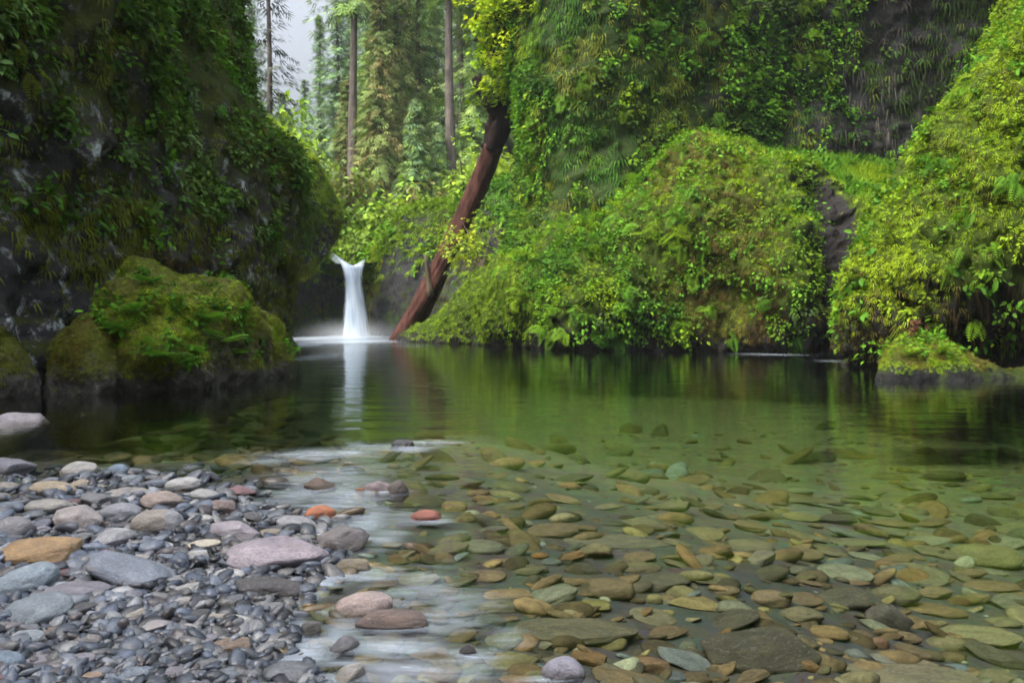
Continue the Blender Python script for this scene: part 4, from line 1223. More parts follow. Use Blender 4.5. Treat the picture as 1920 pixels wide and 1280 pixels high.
riff = np.clip(foam_glare * 1.4, 0, 1)
q3 = np.c_[q, np.zeros(len(q))]
zz = (.012 * riff * fbm(q3 * np.array([1, 1.8, 1]), 3.2, 3, 8)) * (q[:, 1] < 30)
top = np.stack([X.ravel(), Yy.ravel(), zz], 1)
f = grid_faces(gx, gy)
if np.cross(top[f[0, 1]] - top[f[0, 0]], top[f[0, 3]] - top[f[0, 0]])[2] < 0: f = f[:, ::-1]
bot = top.copy(); bot[:, 2] = -3.0
I = np.arange(gx * gy).reshape(gx, gy)
rim = np.concatenate([I[:, 0], I[-1, 1:], I[-2::-1, -1], I[0, -2:0:-1]])
r2 = np.roll(rim, -1); nv_ = gx * gy
sidef = np.stack([rim, rim + 0, r2, r2], 1)
# bottom as its own rim copy + one coarse n-gon fan
V = np.vstack([top, bot[rim]])
k = np.arange(len(rim)); k2 = np.roll(k, -1)
sides = np.stack([rim, nv_ + k, nv_ + k2, r2], 1)
cen = np.array([[0, 20, -3.0]]); V = np.vstack([V, cen])
fan = np.stack([nv_ + k2, nv_ + k, np.full(len(k), len(V) - 1)], 1)
me = make_mesh('water', V, [f, sides, fan], extra={'foam_glare': np.r_[foam_glare, np.zeros(len(V) - nv_)], 'riffle': np.r_[riff, np.zeros(len(V) - nv_)]})
import bmesh
bm = bmesh.new(); bm.from_mesh(me); bmesh.ops.recalc_face_normals(bm, faces=bm.faces); bm.to_mesh(me); bm.free()
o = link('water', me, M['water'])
tag(o, 'clear green pool with silky riffles', 'water', None, 'structure')

# ------------------------------------------------------------------ stones
S3V, S3F = icosphere(4)


def stone_mesh(seed, flat, ang):
    rr = np.random.default_rng(seed)
    v = S3V.copy()
    ex = 2.0 + .8 * rr.random()
    r = (np.abs(v[:, 0]) ** ex + np.abs(v[:, 1]) ** ex + np.abs(v[:, 2]) ** ex) ** (-1 / ex)
    v = v * r[:, None]
    v = v * (1 + .16 * fbm(v, .9, 2, seed))[:, None]
    if ang:
        for k in range(9 + int(ang * 6)):
            d = unit(rr.normal(size=3) * np.array([1, 1, 1.3])); h = .62 + .28 * rr.random()
            s = v @ d
            v = v - np.where(s > h, (s - h) * (.85 if ang > .5 else .6), 0)[:, None] * d
    v = v * (1 + .055 * fbm(v, 3, 4, seed + 9))[:, None]
    v[:, 0] *= 1 + .15 * v[:, 1] * (rr.random() - .5) * 2
    v /= np.abs(v).max(0)
    me = make_mesh('river_stone', v, S3F); me.materials.append(M['stone'])
    return me


round_m = [stone_mesh(500 + k, .5, 0) for k in range(6)]
ang_m = [stone_mesh(520 + k, .5, .75) for k in range(5)]
sharp_m = [stone_mesh(540 + k, .5, 1.0) for k in range(5)]


def hit_bed(px, py):
    D = F * CH / (py - HZ)
    for _ in range(12):
        z = float(bed_z(np.array([xw(px, D)]), np.array([D]))[0])
        D = .5 * D + .5 * F * (CH - z) / (py - HZ)
    return D, z


placed = []      # (px, py, w, h, name for labels)
SG = 'stones of the gravel bar and shallows'


def put_stone(px, py, w, h, col, kind, label, tilt=0.0, lift=0.0, seed=0, short=None, emergent=False):
    rr = np.random.default_rng(seed + int(px * 13 + py * 7))
    if px > 850 and not emergent:
        col = tuple(.68 * c_ + .32 * o_ for c_, o_ in zip(col, (.215, .21, .145)))       # submerged stones mixed towards a muted olive
    D, z = hit_bed(px, min(py + h * .38, 1400))
    Dc = D * 1.0
    a = w * D / F / 2; hs = h * D / F / 2
    th = math.atan((py - HZ) / F)
    b = min(a * (.6 + .3 * rr.random()), .9 * hs / math.sin(th) if th > .05 else a)
    c2 = hs ** 2 - (b * math.sin(th)) ** 2
    c = math.sqrt(max(c2, (.45 * hs) ** 2)) / math.cos(th)
    c = min(c, a * 1.1)
    Y0 = D + b * .75
    zc = CH - (py - HZ) / F * Y0
    lo = float(bed_z(np.array([xw(px, Y0)]), np.array([Y0]))[0])
    if emergent:
        g0 = ground(px, py + h * .3); Y0 = g0[1] + b * .6
        c = max(c, .5 * h * Y0 / F * 1.25); zc = (h * .62) * Y0 / F - c
        a = w * Y0 / F / 2
    else:
        zc = max(min(zc, lo + c * .95), lo + .1 * c)
    me = (round_m, ang_m, sharp_m)[kind][rr.integers(5)]
    o = link('river_stone', me)
    o.location = (xw(px, Y0), Y0, zc + lift)
    o.scale = (a * 1.03, b, c)
    o.rotation_euler = (rr.normal() * .05, math.radians(tilt), math.radians(rr.normal() * 8) + (math.pi if rr.random() < .5 else 0) * (1 if tilt == 0 else 0))
    o.color = (col[0] * .95, col[1] * .97, col[2] * 1.0, 1)
    tag(o, label, 'stone', SG)
    placed.append((px, py, w, h, short, o))
    return o


GY, BL, LV, TN, WH = (.22, .225, .235), (.20, .245, .30), (.27, .24, .27), (.34, .27, .18), (.50, .49, .46)
ST = [  # px py w h colour kind tilt label short
    (18, 792, 130, 30, (.42, .38, .40), 1, 0, 'pale lilac slab at the water edge under the left cliff', 'the pale lilac slab'),
    (15, 872, 110, 34, (.24, .24, .27), 1, 0, 'flat grey rock in the water at the left picture edge', 'the flat grey edge rock'),
    (148, 878, 72, 34, (.44, .42, .39), 0, -6, 'smooth cream grey egg shaped stone at the water line', 'the cream grey egg stone'),
    (222, 880, 44, 28, (.20, .27, .36), 0, 0, 'round blue stone beside the cream grey egg stone', 'the round blue stone'),
    (236, 898, 52, 17, (.30, .34, .36), 1, -12, 'thin pale slab just below the round blue stone', 'the thin pale slab'),
    (98, 917, 90, 34, (.46, .37, .24), 0, 3, 'long tan stone half in the water at the left', 'the long tan stone'),
    (343, 909, 62, 30, (.52, .51, .49), 0, -4, 'whitish rounded stone at the rear of the bar', 'the whitish rear stone'),
    (240, 926, 98, 30, (.36, .33, .30), 1, 0, 'long beige grey stone behind the bar middle', 'the long beige stone'),
    (306, 940, 82, 40, (.34, .27, .23), 1, 8, 'brownish sloping stone right of the long beige stone', 'the brownish sloping stone'),
    (447, 922, 70, 24, (.22, .11, .12), 1, 0, 'dark red flat stone at the right rear of the bar', 'the dark red flat stone'),
    (90, 950, 86, 36, (.39, .37, .33), 0, 0, 'beige stone under the long tan stone', 'the beige stone'),
    (142, 974, 96, 60, (.42, .37, .35), 1, 6, 'large pale pink stone with rust patches', 'the large pale pink stone'),
    (25, 992, 72, 50, (.27, .26, .27), 0, 0, 'grey rounded stone at the left edge above the ochre block', 'the grey stone above the ochre block'),
    (226, 962, 80, 40, (.29, .30, .33), 0, 0, 'slate grey stone right of the large pale pink stone', 'the slate grey stone'),
    (292, 980, 84, 50, (.33, .29, .25), 0, 0, 'sandy rounded stone in the middle of the bar', 'the sandy rounded stone'),
    (322, 982, 46, 50, (.33, .34, .36), 0, 0, 'round grey stone touching the sandy rounded stone', 'the round grey stone'),
    (372, 977, 56, 24, (.50, .49, .47), 0, -10, 'white oblong stone right of the round grey stone', 'the white oblong stone'),
    (418, 952, 56, 32, (.26, .20, .18), 1, 0, 'brown grey stone in front of the dark red stone', 'the brown grey stone'),
    (438, 997, 108, 46, (.34, .30, .33), 1, 6, 'lavender wedge stone behind the large purple slab', 'the lavender wedge stone'),
    (382, 1021, 66, 24, (.60, .54, .42), 0, -5, 'small cream oval stone on dark gravel', 'the cream oval stone'),
    (72, 1034, 180, 72, (.40, .25, .11), 2, -8, 'big ochre block with rough face at the left', 'the ochre block'),
    (212, 1010, 82, 44, (.40, .40, .41), 1, -14, 'pale grey ridge stone right of the ochre block', 'the pale grey ridge stone'),
    (272, 1022, 48, 20, (.38, .33, .31), 0, 0, 'small beige pebble below the sandy rounded stone', 'the small beige pebble'),
    (194, 1040, 56, 28, (.20, .09, .10), 1, -8, 'maroon stone beside the tip of the ochre block', 'the maroon stone'),
    (256, 1049, 64, 24, (.40, .38, .34), 0, 4, 'flat pale stone right of the maroon stone', 'the flat pale stone'),
    (44, 1092, 116, 64, (.31, .38, .43), 0, -16, 'pale blue smooth stone under the ochre block', 'the pale blue stone'),
    (250, 1076, 180, 66, (.21, .24, .29), 1, 14, 'large blue grey stone sloping to the right', 'the large blue grey stone'),
    (150, 1106, 140, 48, (.23, .22, .25), 1, 0, 'purple grey stone between the pale blue and blue grey stones', 'the purple grey stone'),
    (68, 1147, 136, 60, (.22, .26, .29), 0, -4, 'broad blue grey oval stone near the lower left', 'the blue grey oval'),
    (330, 1133, 62, 26, (.40, .38, .36), 1, -25, 'tilted pale flake in front of the large blue grey stone', 'the tilted pale flake'),
    (282, 1178, 84, 30, (.38, .35, .35), 1, -8, 'lilac flake with a curved upper edge', 'the lilac flake'),
    (336, 1206, 134, 42, (.22, .21, .25), 1, -4, 'long purple stone across the lower bar', 'the long purple stone'),
    (165, 1202, 56, 28, (.24, .22, .21), 0, 0, 'brown grey stone below the blue grey oval', 'the small brown grey stone'),
    (222, 1216, 74, 26, (.25, .26, .25), 0, 4, 'flat olive grey stone left of the long purple stone', 'the olive grey stone'),
    (88, 1242, 94, 36, (.26, .25, .28), 1, 8, 'mauve grey stone near the bottom left', 'the mauve grey stone'),
    (12, 1242, 60, 38, (.20, .27, .34), 0, 10, 'blue stone in the bottom left corner', 'the blue corner stone'),
    (50, 1196, 66, 30, (.32, .36, .38), 0, 0, 'light blue grey stone below the blue grey oval', 'the light blue grey stone'),
    (236, 1268, 84, 36, (.21, .25, .30), 0, 0, 'steel blue stone at the bottom of the bar', 'the steel blue stone'),
    (155, 1272, 74, 22, (.36, .25, .17), 1, -12, 'orange grey flake at the bottom left', 'the orange grey flake'),
    (602, 906, 60, 30, (.12, .075, .045), 2, 8, 'dark brown stone with cream top standing in the riffle', 'the dark riffle stone'),
    (708, 912, 66, 30, (.26, .20, .20), 1, 0, 'mauve stone in the riffle', 'the mauve riffle stone'),
    (746, 911, 42, 46, (.10, .075, .06), 1, 0, 'dark brown rounded stone joined to the mauve riffle stone', 'the dark rounded riffle stone'),
    (675, 918, 18, 10, (.34, .15, .05), 0, 0, 'tiny orange pebble left of the mauve riffle stone', 'the tiny orange pebble'),
    (752, 831, 46, 18, (.035, .035, .04), 2, 0, 'black jagged rock breaking the far riffle', 'the black jagged rock'),
    (598, 966, 62, 38, (.46, .15, .055), 0, -8, 'bright orange stone at the right of the bar', 'the bright orange stone'),
    (556, 983, 84, 36, (.30, .30, .31), 0, 8, 'grey rounded stone left of the bright orange stone', 'the grey stone by the orange one'),
    (640, 1012, 106, 64, (.17, .15, .15), 1, -10, 'dark block with rounded end behind the purple slab', 'the dark rounded block'),
    (522, 1040, 202, 76, (.33, .28, .31), 1, 4, 'largest purple pink slab in the middle of the foreground', 'the purple pink slab'),
    (800, 966, 60, 20, (.34, .10, .06), 0, 0, 'rust red stone washed by white water', 'the rust red stone'),
    (500, 1103, 130, 54, (.060, .055, .055), 2, 6, 'near black angular rock in front of the purple pink slab', 'the black angular rock'),
    (678, 1134, 120, 52, (.40, .31, .28), 0, -16, 'pinkish tan tilted stone with orange rim in white water', 'the pinkish tan stone'),
    (738, 1166, 138, 40, (.15, .10, .08), 1, 4, 'flat dark brown stone below the pinkish tan stone', 'the flat dark brown stone'),
    (583, 1182, 38, 50, (.09, .085, .08), 2, 0, 'small dark upright block left of the flat brown stone', 'the dark upright block'),
    (640, 1222, 70, 48, (.17, .17, .19), 2, -35, 'dark grey tilted slab near the bottom', 'the dark tilted slab'),
    (662, 1064, 72, 38, (.24, .20, .13), 1, 0, 'olive tan wet stone below the dark rounded block', 'the olive tan wet stone'),
    (736, 1022, 40, 14, (.28, .22, .08), 0, 0, 'small olive stone right of the dark rounded block', 'the small olive stone'),
    (773, 1021, 24, 12, (.26, .17, .08), 0, 0, 'little brown stone right of the small olive stone', 'the little brown stone'),
    (540, 1265, 110, 52, (.22, .24, .27), 0, 0, 'grey rounded stone at the bottom edge', 'the grey bottom stone'),
    (655, 1272, 70, 50, (.36, .34, .31), 1, -30, 'pale beige slab tilted at the bottom edge', 'the pale bottom slab'),
    (878, 1217, 34, 22, (.05, .045, .045), 1, 0, 'small black stone in the silky shallows', 'the small black stone'),
    (1058, 1256, 84, 52, (.26, .25, .30), 1, 20, 'lilac grey stone rising from the shallows at the bottom', 'the lilac grey stone'),
    (1163, 1015, 216, 32, (.26, .25, .17), 1, 2, 'very long olive slab under the water', 'the long olive slab'),
    (1145, 1106, 92, 42, (.34, .25, .13), 0, 2, 'olive tan rounded stone under water', 'the olive tan stone'),
    (1245, 1093, 108, 44, (.13, .13, .09), 1, 0, 'dark olive stone right of the olive tan stone', 'the dark olive stone'),
    (1190, 1064, 100, 28, (.25, .21, .11), 1, 0, 'flat brown olive stone behind the dark olive stone', 'the flat brown olive stone'),
    (1303, 1131, 106, 34, (.52, .42, .15), 1, 6, 'bright yellow ochre slab under water', 'the yellow ochre slab'),
    (1227, 1124, 30, 20, (.55, .50, .20), 0, 0, 'small pale yellow pebble left of the yellow ochre slab', 'the pale yellow pebble'),
    (1112, 1136, 66, 26, (.42, .40, .10), 1, 0, 'greenish yellow stone below the olive tan stone', 'the greenish yellow stone'),
    (950, 1115, 96, 20, (.55, .38, .20), 0, 0, 'cream orange flat stone in the clear shallows', 'the cream orange stone'),
    (916, 1080, 76, 24, (.46, .32, .19), 0, 0, 'tan stone behind the cream orange stone', 'the tan shallows stone'),
    (937, 1055, 60, 16, (.44, .33, .18), 0, 0, 'pale tan stone farther behind the cream orange stone', 'the pale tan stone'),
    (1012, 1042, 36, 16, (.52, .25, .05), 0, 0, 'small vivid orange stone under water', 'the vivid orange stone'),
    (1073, 1046, 52, 24, (.45, .23, .08), 1, -18, 'tilted orange brown stone right of the vivid orange stone', 'the tilted orange stone'),
    (1068, 1090, 84, 22, (.36, .24, .11), 1, -5, 'tan brown stone left of the olive tan stone', 'the tan brown stone'),
    (1070, 1182, 264, 60, (.24, .22, .14), 0, 3, 'very large olive grey stone just below the surface', 'the large olive grey stone'),
    (1110, 1235, 80, 36, (.38, .20, .07), 1, 4, 'orange brown stone below the large olive grey stone', 'the orange brown stone'),
    (1217, 1247, 70, 36, (.44, .25, .14), 2, 8, 'salmon angular stone left of the pale blue slab', 'the salmon angular stone'),
    (1295, 1240, 136, 46, (.33, .40, .43), 2, 18, 'pale blue slab sloping down to the right under water', 'the pale blue slab'),
    (1190, 1278, 160, 46, (.36, .25, .13), 1, 10, 'tan slab at the bottom edge right of the lilac stone', 'the tan bottom slab'),
    (1425, 1216, 240, 96, (.085, .075, .06), 2, 0, 'large dark rough rock under water near the bottom', 'the large dark rough rock'),
    (960, 1276, 100, 28, (.40, .24, .12), 1, -6, 'orange brown stone at the bottom edge of the shallows', 'the orange bottom stone'),
    (1852, 1043, 132, 46, (.32, .32, .12), 0, 0, 'smooth olive oval stone at the right under water', 'the olive oval stone'),
    (1712, 1075, 130, 36, (.27, .27, .16), 0, 2, 'grey olive stone left below the olive oval stone', 'the grey olive stone'),
    (1602, 1016, 146, 20, (.30, .29, .18), 1, 3, 'long thin olive slab far right of the long olive slab', 'the thin olive slab'),
    (1444, 1123, 80, 36, (.42, .31, .18), 0, 2, 'smooth tan egg stone under water', 'the tan egg stone'),
    (1505, 1155, 88, 38, (.32, .28, .16), 1, 6, 'khaki stone right below the tan egg stone', 'the khaki stone'),
    (1555, 1187, 72, 28, (.52, .35, .14), 0, 2, 'golden oval stone above the dark rough rock', 'the golden oval stone'),
    (1668, 1160, 88, 56, (.15, .14, .14), 2, 28, 'dark slate stone pointing down right', 'the dark slate stone'),
    (1752, 1143, 134, 30, (.33, .22, .09), 1, 5, 'long brown stone right of the dark slate stone', 'the long brown stone'),
    (1832, 1190, 158, 42, (.38, .37, .19), 0, 2, 'pale olive slab at the lower right', 'the pale olive slab'),
    (1690, 1274, 300, 56, (.31, .28, .19), 0, 0, 'broad tan grey stone along the bottom right edge', 'the broad bottom stone'),
    (1650, 1206, 38, 24, (.42, .22, .15), 0, 10, 'small reddish stone under the dark slate stone', 'the small reddish stone'),
    (1606, 1228, 44, 24, (.36, .42, .42), 1, 20, 'pale blue pebble near the bottom right', 'the pale blue pebble'),
    (1657, 1237, 56, 20, (.46, .46, .42), 1, 15, 'whitish pebble right of the pale blue pebble', 'the whitish pebble'),
    (1728, 1246, 76, 22, (.48, .40, .26), 1, 6, 'cream flat stone above the broad bottom stone', 'the cream flat stone'),
    (1530, 1094, 94, 14, (.34, .22, .13), 1, 12, 'thin brown sliver sloping right under water', 'the thin brown sliver'),
    (1596, 1087, 76, 11, (.40, .24, .14), 1, 0, 'thin reddish slab left of the grey olive stone', 'the thin reddish slab'),
    (1428, 1047, 62, 32, (.33, .31, .24), 1, -14, 'light grey wedge under water', 'the light grey wedge'),
    (1572, 1051, 44, 12, (.52, .44, .15), 0, 0, 'small yellow stone below the thin olive slab', 'the small yellow stone'),
    (1500, 1070, 46, 26, (.26, .27, .20), 1, 0, 'grey green stone left of the thin reddish slab', 'the grey green stone'),
    (1858, 1097, 106, 24, (.30, .20, .10), 0, 0, 'brown oval stone below the olive oval stone', 'the brown oval stone'),
    (1793, 1250, 46, 16, (.26, .38, .48), 0, 0, 'small bright blue pebble at the lower right', 'the bright blue pebble'),
    (1520, 1250, 44, 24, (.40, .22, .08), 0, 20, 'orange pebble right of the dark rough rock', 'the orange pebble'),
    (1736, 1173, 46, 22, (.46, .33, .15), 1, -8, 'tan stone below the long brown stone', 'the tan stone'),
    (1405, 1020, 92, 26, (.26, .24, .15), 0, 0, 'dull olive stone left of the thin olive slab', 'the dull olive stone'),
    (1318, 998, 80, 22, (.34, .30, .13), 0, 0, 'yellowish olive stone above the end of the long olive slab', 'the yellowish olive stone'),
    (1810, 883, 150, 22, (.28, .27, .19), 1, 0, 'flat grey olive slab farthest back at the right', 'the far flat slab'),
    (1600, 908, 160, 15, (.27, .26, .17), 1, -3, 'long submerged slab in the pale green reflection', 'the reflection slab'),
    (1692, 922, 72, 14, (.30, .31, .20), 0, 0, 'small flat stone right below the reflection slab', 'the small reflection stone'),
    (1490, 932, 180, 18, (.27, .24, .14), 1, 3, 'long brownish slab left of the reflection slab', 'the long brownish slab'),
    (1890, 950, 100, 16, (.32, .32, .20), 1, -4, 'pale submerged slab at the right picture edge', 'the pale edge slab'),
    (1880, 983, 110, 18, (.30, .31, .16), 1, -3, 'olive submerged slab at the right edge above the olive oval', 'the olive edge slab'),
    (1360, 1140, 60, 20, (.16, .15, .13), 1, 0, 'dark stone right of the yellow ochre slab', 'the dark stone'),
    (1265, 1268, 44, 20, (.20, .26, .32), 0, 0, 'slate blue pebble beneath the pale blue slab', 'the slate blue pebble'),
]
EMERGE = {(18, 792), (15, 872), (602, 906), (708, 912), (746, 911), (675, 918), (752, 831), (800, 966), (878, 1217), (1058, 1256), (148, 878), (222, 880), (678, 1134), (738, 1166)}
for k, (a, b, w, h, c, kd, ti, lab, sh) in enumerate(ST):
    put_stone(a, b, w, h, c, kd, lab, ti, 0, k, sh, (a, b) in EMERGE)

COLN = [('grey', (.22, .225, .235)), ('blue grey', (.19, .225, .27)), ('lavender', (.25, .235, .265)), ('tan', (.31, .26, .19)), ('whitish', (.46, .455, .44)), ('charcoal', (.085, .085, .09)),
        ('brown', (.21, .15, .105)), ('beige', (.36, .33, .28)), ('maroon', (.19, .10, .10)), ('slate', (.15, .165, .185))]
COLW = [('olive', (.24, .23, .12)), ('tan', (.36, .27, .14)), ('grey green', (.20, .22, .16)), ('brown', (.24, .16, .08)), ('pale green', (.36, .40, .28)), ('rusty', (.26, .18, .10)), ('dark', (.085, .08, .06)), ('yellow', (.36, .33, .14)), ('khaki', (.29, .27, .16)), ('blue green', (.24, .31, .30))]
SHN = [['round', 'oval', 'smooth'], ['worn', 'flat', 'blunt'], ['angular', 'chipped', 'jagged']]
used = set(); rr = np.random.default_rng(77)
land = [(p[0], p[1], p[4]) for p in placed]
shore_poly_px = np.array([(-20, 885), (70, 900), (150, 885), (240, 875), (330, 880), (420, 895), (500, 950), (560, 975), (650, 1000), (640, 1060), (580, 1110), (540, 1170), (530, 1240), (600, 1300), (-20, 1300)], float)


def auto_label(px, py, cn, kd, w, wet):
    size = 'small' if w < 42 else ('medium' if w < 75 else 'broad')
    order = sorted(land, key=lambda q: ((q[0] - px) / 1.4) ** 2 + ((q[1] - py) * 1.6) ** 2)
    for (lx, ly, ls) in order[:5]:
        dx, dy = px - lx, (py - ly) * 1.7
        rel = ('just right of' if dx > 0 else 'just left of') if abs(dx) > abs(dy) else ('in front of' if dy > 0 else 'behind')
        for sw in SHN[kd]:
            lab = f"{size} {sw} {cn} stone {'under water ' if wet else ''}{rel} {ls}"
            key = f"{rel} {ls} {cn}"
            if key not in used and len(lab.split()) <= 16:
                used.add(key); return lab
    return None


def free(px, py, w, h, k=.72):
    for q in placed:
        if abs(q[0] - px) < (q[2] + w) * .5 * k and abs(q[1] - py) < (q[3] + h) * .5 * k: return False
    return True


count = 0
for tries in range(6000):
    if count >= 185: break
    bar = rr.random() < .5
    if bar:
        px, py = rr.uniform(-10, 640), rr.uniform(878, 1278)
        if seg_dist(np.array([[px, py]]), shore_poly_px)[0] > -4: continue
        w = rr.uniform(30, 84) * (.7 + .5 * (py - 880) / 400); h = w * rr.uniform(.36, .55)
    else:
        px, py = rr.uniform(640, 1915), 890 + 385 * rr.random() ** .8
        if seg_dist(np.array([[px, py]]), shore_poly_px)[0] < 40: continue
        if px < 900 and rr.random() < .6: continue
        s_ = (py - 800) / 400
        w = rr.uniform(42, 125) * (.55 + .5 * s_); h = w * np.clip(rr.uniform(.28, .46) * (.45 + .65 * s_), .12, .5)
    if not free(px, py, w, h): continue
    cn, c = (COLN if bar else COLW)[rr.integers(10)]
    kd = int(rr.choice([0, 1, 1, 2])) if bar else int(rr.choice([0, 0, 1, 1, 2]))
    lab = auto_label(px, py, cn, kd, w, not bar)
    if lab is None: continue
    c = tuple(np.array(c) * rr.uniform(.8, 1.25))
    put_stone(px, py, w, h, c, kd, lab, rr.normal() * 9, 0, tries, None)
    count += 1

# ---- pebbles that nobody could count
PV, PF_ = icosphere(2)


def shard(seed, cuts, lo):
    r_ = np.random.default_rng(seed); v = PV.copy()
    for _ in range(cuts):
        d = unit(r_.normal(size=3)); h = lo + .3 * r_.random(); s_ = v @ d
        v = v - np.where(s_ > h, s_ - h, 0)[:, None] * d
    return v / np.abs(v).max(0)


SHARDS = [shard(900 + k, 10, .45) for k in range(8)]
ROUNDS = [shard(950 + k, 5, .72) for k in range(6)]


def pebbles(n, region, size, cols, sink, seed, flat=(.3, .35), lib=None, yaw=1.0, dz=0.0):
    rr = np.random.default_rng(seed)
    px, py = region(n, rr)
    D = F * CH / (py - HZ)
    for _ in range(8):
        z = bed_z((px - 960) / F * D, D); D = .5 * D + .5 * F * (CH - z) / (py - HZ)
    x = (px - 960) / F * D; z = bed_z(x, D) + dz
    n = len(px)
    s = size(n, rr, D)
    lib = np.array(lib if lib is not None else SHARDS + ROUNDS[:2])
    nv = len(PV)
    sc = np.stack([s, s * (.55 + .35 * rr.random(n)), s * (flat[0] + flat[1] * rr.random(n))], 1)
    v = lib[rr.integers(len(lib), size=n)] * sc[:, None]
    az = rr.random(n) * 6.28 if yaw >= 1 else rr.normal(size=n) * yaw
    ca, sa = np.cos(az)[:, None], np.sin(az)[:, None]
    tl = rr.normal(size=n)[:, None] * .28; tl2 = rr.normal(size=n)[:, None] * .2
    vz = v[..., 2] + v[..., 0] * tl + v[..., 1] * tl2
    vx = v[..., 0] * ca - v[..., 1] * sa; vy = v[..., 0] * sa + v[..., 1] * ca
    V = np.stack([vx + x[:, None], vy + D[:, None], vz + (z + sc[:, 2] * sink)[:, None]], -1).reshape(-1, 3)
    Fc = (PF_[None] + (np.arange(n) * nv)[:, None, None]).reshape(-1, 3)
    cc = np.array(cols)[rr.integers(len(cols), size=n)] * (.55 + .8 * rr.random((n, 1)))
    return V, Fc, np.repeat(cc, nv, 0)


def bar_region(n, rr):
    # even over the ground, thinned with distance by the picture area
    px = rr.uniform(-60, 720, n); py = 872 + 430 * rr.random(n) ** .75
    k = seg_dist(np.stack([px, py], 1), shore_poly_px) < 18
    return px[k], py[k]


def wet_region(n, rr):
    px = rr.uniform(330, 2300, n); py = 800 + 760 * rr.random(n) ** .95
    k = seg_dist(np.stack([px, py], 1), shore_poly_px) > 0
    return px[k], py[k]


def left_region(n, rr):
    return rr.uniform(-40, 560, n), rr.uniform(742, 862, n)


CB = [(.86 * a_, .95 * b_, 1.12 * c_) for a_, b_, c_ in [(.13, .15, .18), (.16, .175, .20), (.11, .125, .145), (.20, .21, .225), (.15, .17, .21), (.09, .10, .115), (.18, .17, .18), (.20, .185, .165), (.15, .125, .115), (.28, .285, .29), (.05, .05, .055), (.06, .065, .07)]]
bk = [pebbles(8200, bar_region, lambda n, r, D: (.0030 + .0150 * r.random(n) ** 3.2) * D, CB + [(.30, .31, .33), (.26, .28, .31)], .35, 1),
      pebbles(3600, wet_region, lambda n, r, D: (.003 + .025 * r.random(n) ** 3.0) * D, [c for _, c in COLW] + [(.13, .11, .07), (.20, .16, .09), (.15, .14, .10), (.24, .18, .10)] * 4, .2, 2, (.2, .25), SHARDS[:4] + ROUNDS, .5),
      pebbles(500, left_region, lambda n, r, D: (.008 + .016 * r.random(n) ** 2) * D, [(.24, .22, .13), (.18, .17, .11), (.28, .22, .14), (.12, .12, .10)], .2, 3, (.2, .25), ROUNDS, .4)]
V, Fc, C = combine(bk)
o = link('pebbles', make_mesh('pebbles', V, Fc, C), M['pebble'])
tag(o, 'small wet pebbles and gravel between the larger stones', 'pebbles', None, 'stuff')

# ------------------------------------------------------------------ air
m, nt = new_mat('gorge_haze')
pv = nd(nt, 'ShaderNodeVolumePrincipled'); pv.inputs['Color'].default_value = (.84, .92, .98, 1); pv.inputs['Density'].default_value = .0003
o = nd(nt, 'ShaderNodeOutputMaterial'); nt.links.new(pv.outputs[0], o.inputs['Volume'])
hv = np.array([[x, y, z] for x in (-110, 90) for y in (-30, 190) for z in (-5, 75)], float)
hf = np.array([[0, 1, 3, 2], [4, 6, 7, 5], [0, 4, 5, 1], [2, 3, 7, 6], [0, 2, 6, 4], [1, 5, 7, 3]])
o = link('haze', make_mesh('haze', hv, hf, smooth=False), m)
tag(o, 'thin bluish air of the gorge', 'haze', None, 'stuff')

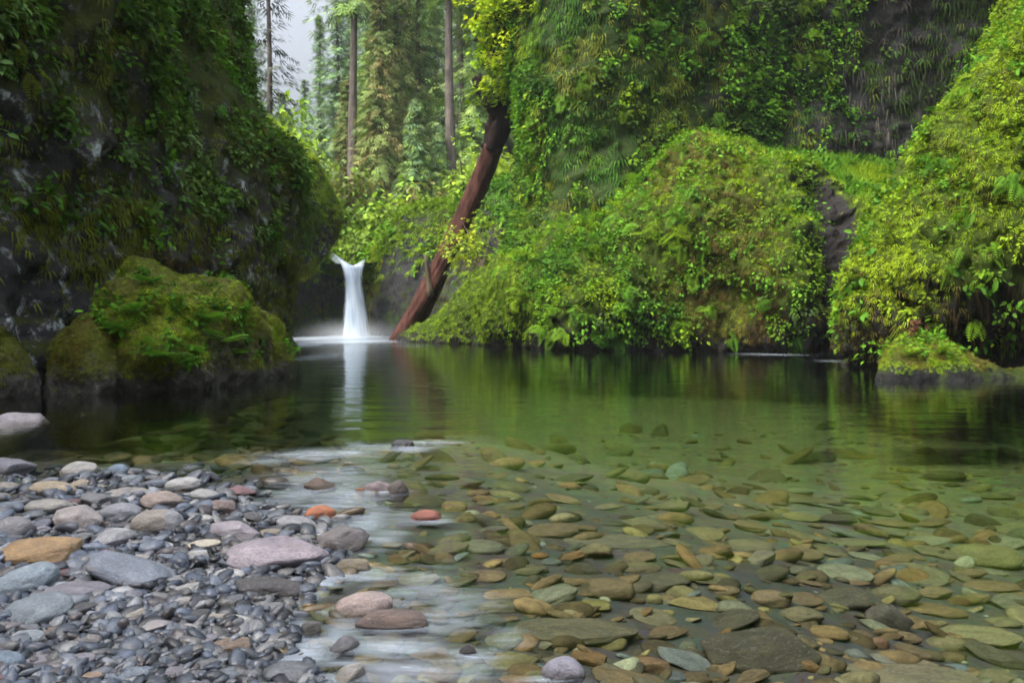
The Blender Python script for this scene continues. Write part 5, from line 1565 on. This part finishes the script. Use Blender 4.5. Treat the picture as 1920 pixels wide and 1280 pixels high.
# ------------------------------------------------------------------ light, sky, camera
w = bpy.data.worlds.new('World'); scene.world = w; w.use_nodes = True
nt = w.node_tree; nt.nodes.clear()
SUN_DIR = Vector((-.46, -.42, .78)).normalized()
el = math.asin(SUN_DIR.z); azm = math.atan2(SUN_DIR.x, SUN_DIR.y)
sky = nd(nt, 'ShaderNodeTexSky'); sky.sky_type = 'NISHITA'; sky.sun_disc = False
sky.sun_elevation = el; sky.sun_rotation = azm
sky.air_density = 1.0; sky.dust_density = 3.0; sky.ozone_density = 1.0
hs = nd(nt, 'ShaderNodeHueSaturation'); hs.inputs['Saturation'].default_value = .34
nt.links.new(sky.outputs[0], hs.inputs['Color'])
tc = nd(nt, 'ShaderNodeTexCoord'); sp = nd(nt, 'ShaderNodeSeparateXYZ'); nt.links.new(tc.outputs['Generated'], sp.inputs[0])
k = math_n(nt, 'MAXIMUM', math_n(nt, 'MULTIPLY_ADD', sp.outputs['Z'], 2.1, -.1), .12)      # an overcast sky is brighter overhead
vm = nd(nt, 'ShaderNodeVectorMath', operation='SCALE'); nt.links.new(hs.outputs[0], vm.inputs[0]); nt.links.new(k, vm.inputs['Scale'])
bg = nd(nt, 'ShaderNodeBackground'); bg.inputs['Strength'].default_value = .10
nt.links.new(vm.outputs[0], bg.inputs['Color'])
wo = nd(nt, 'ShaderNodeOutputWorld'); nt.links.new(bg.outputs[0], wo.inputs['Surface'])

sd = bpy.data.lights.new('sun', 'SUN'); sd.energy = 1.5; sd.angle = math.radians(22); sd.color = (1, .95, .86)
so = bpy.data.objects.new('sun', sd); COL.objects.link(so)
so.rotation_euler = (-SUN_DIR).to_track_quat('-Z', 'Y').to_euler()

cam = bpy.data.cameras.new('camera'); co = bpy.data.objects.new('camera', cam); COL.objects.link(co)
co.location = (0, 0, CH); co.rotation_euler = (math.radians(90), 0, 0)
cam.sensor_width = 36; cam.lens = F / 1920 * 36; cam.shift_y = -(640 - HZ) / 1920
cam.clip_start = .05; cam.clip_end = 2000
scene.camera = co
scene.view_settings.view_transform = 'Standard'; scene.view_settings.look = 'None'
scene.view_settings.exposure = 2.02; scene.view_settings.gamma = 1
cy = scene.cycles
cy.max_bounces = 6; cy.diffuse_bounces = 3; cy.glossy_bounces = 3; cy.transparent_max_bounces = 12; cy.volume_bounces = 1
cy.caustics_reflective = False; cy.caustics_refractive = False
cy.use_denoising = True
cy.filter_width = 1.8
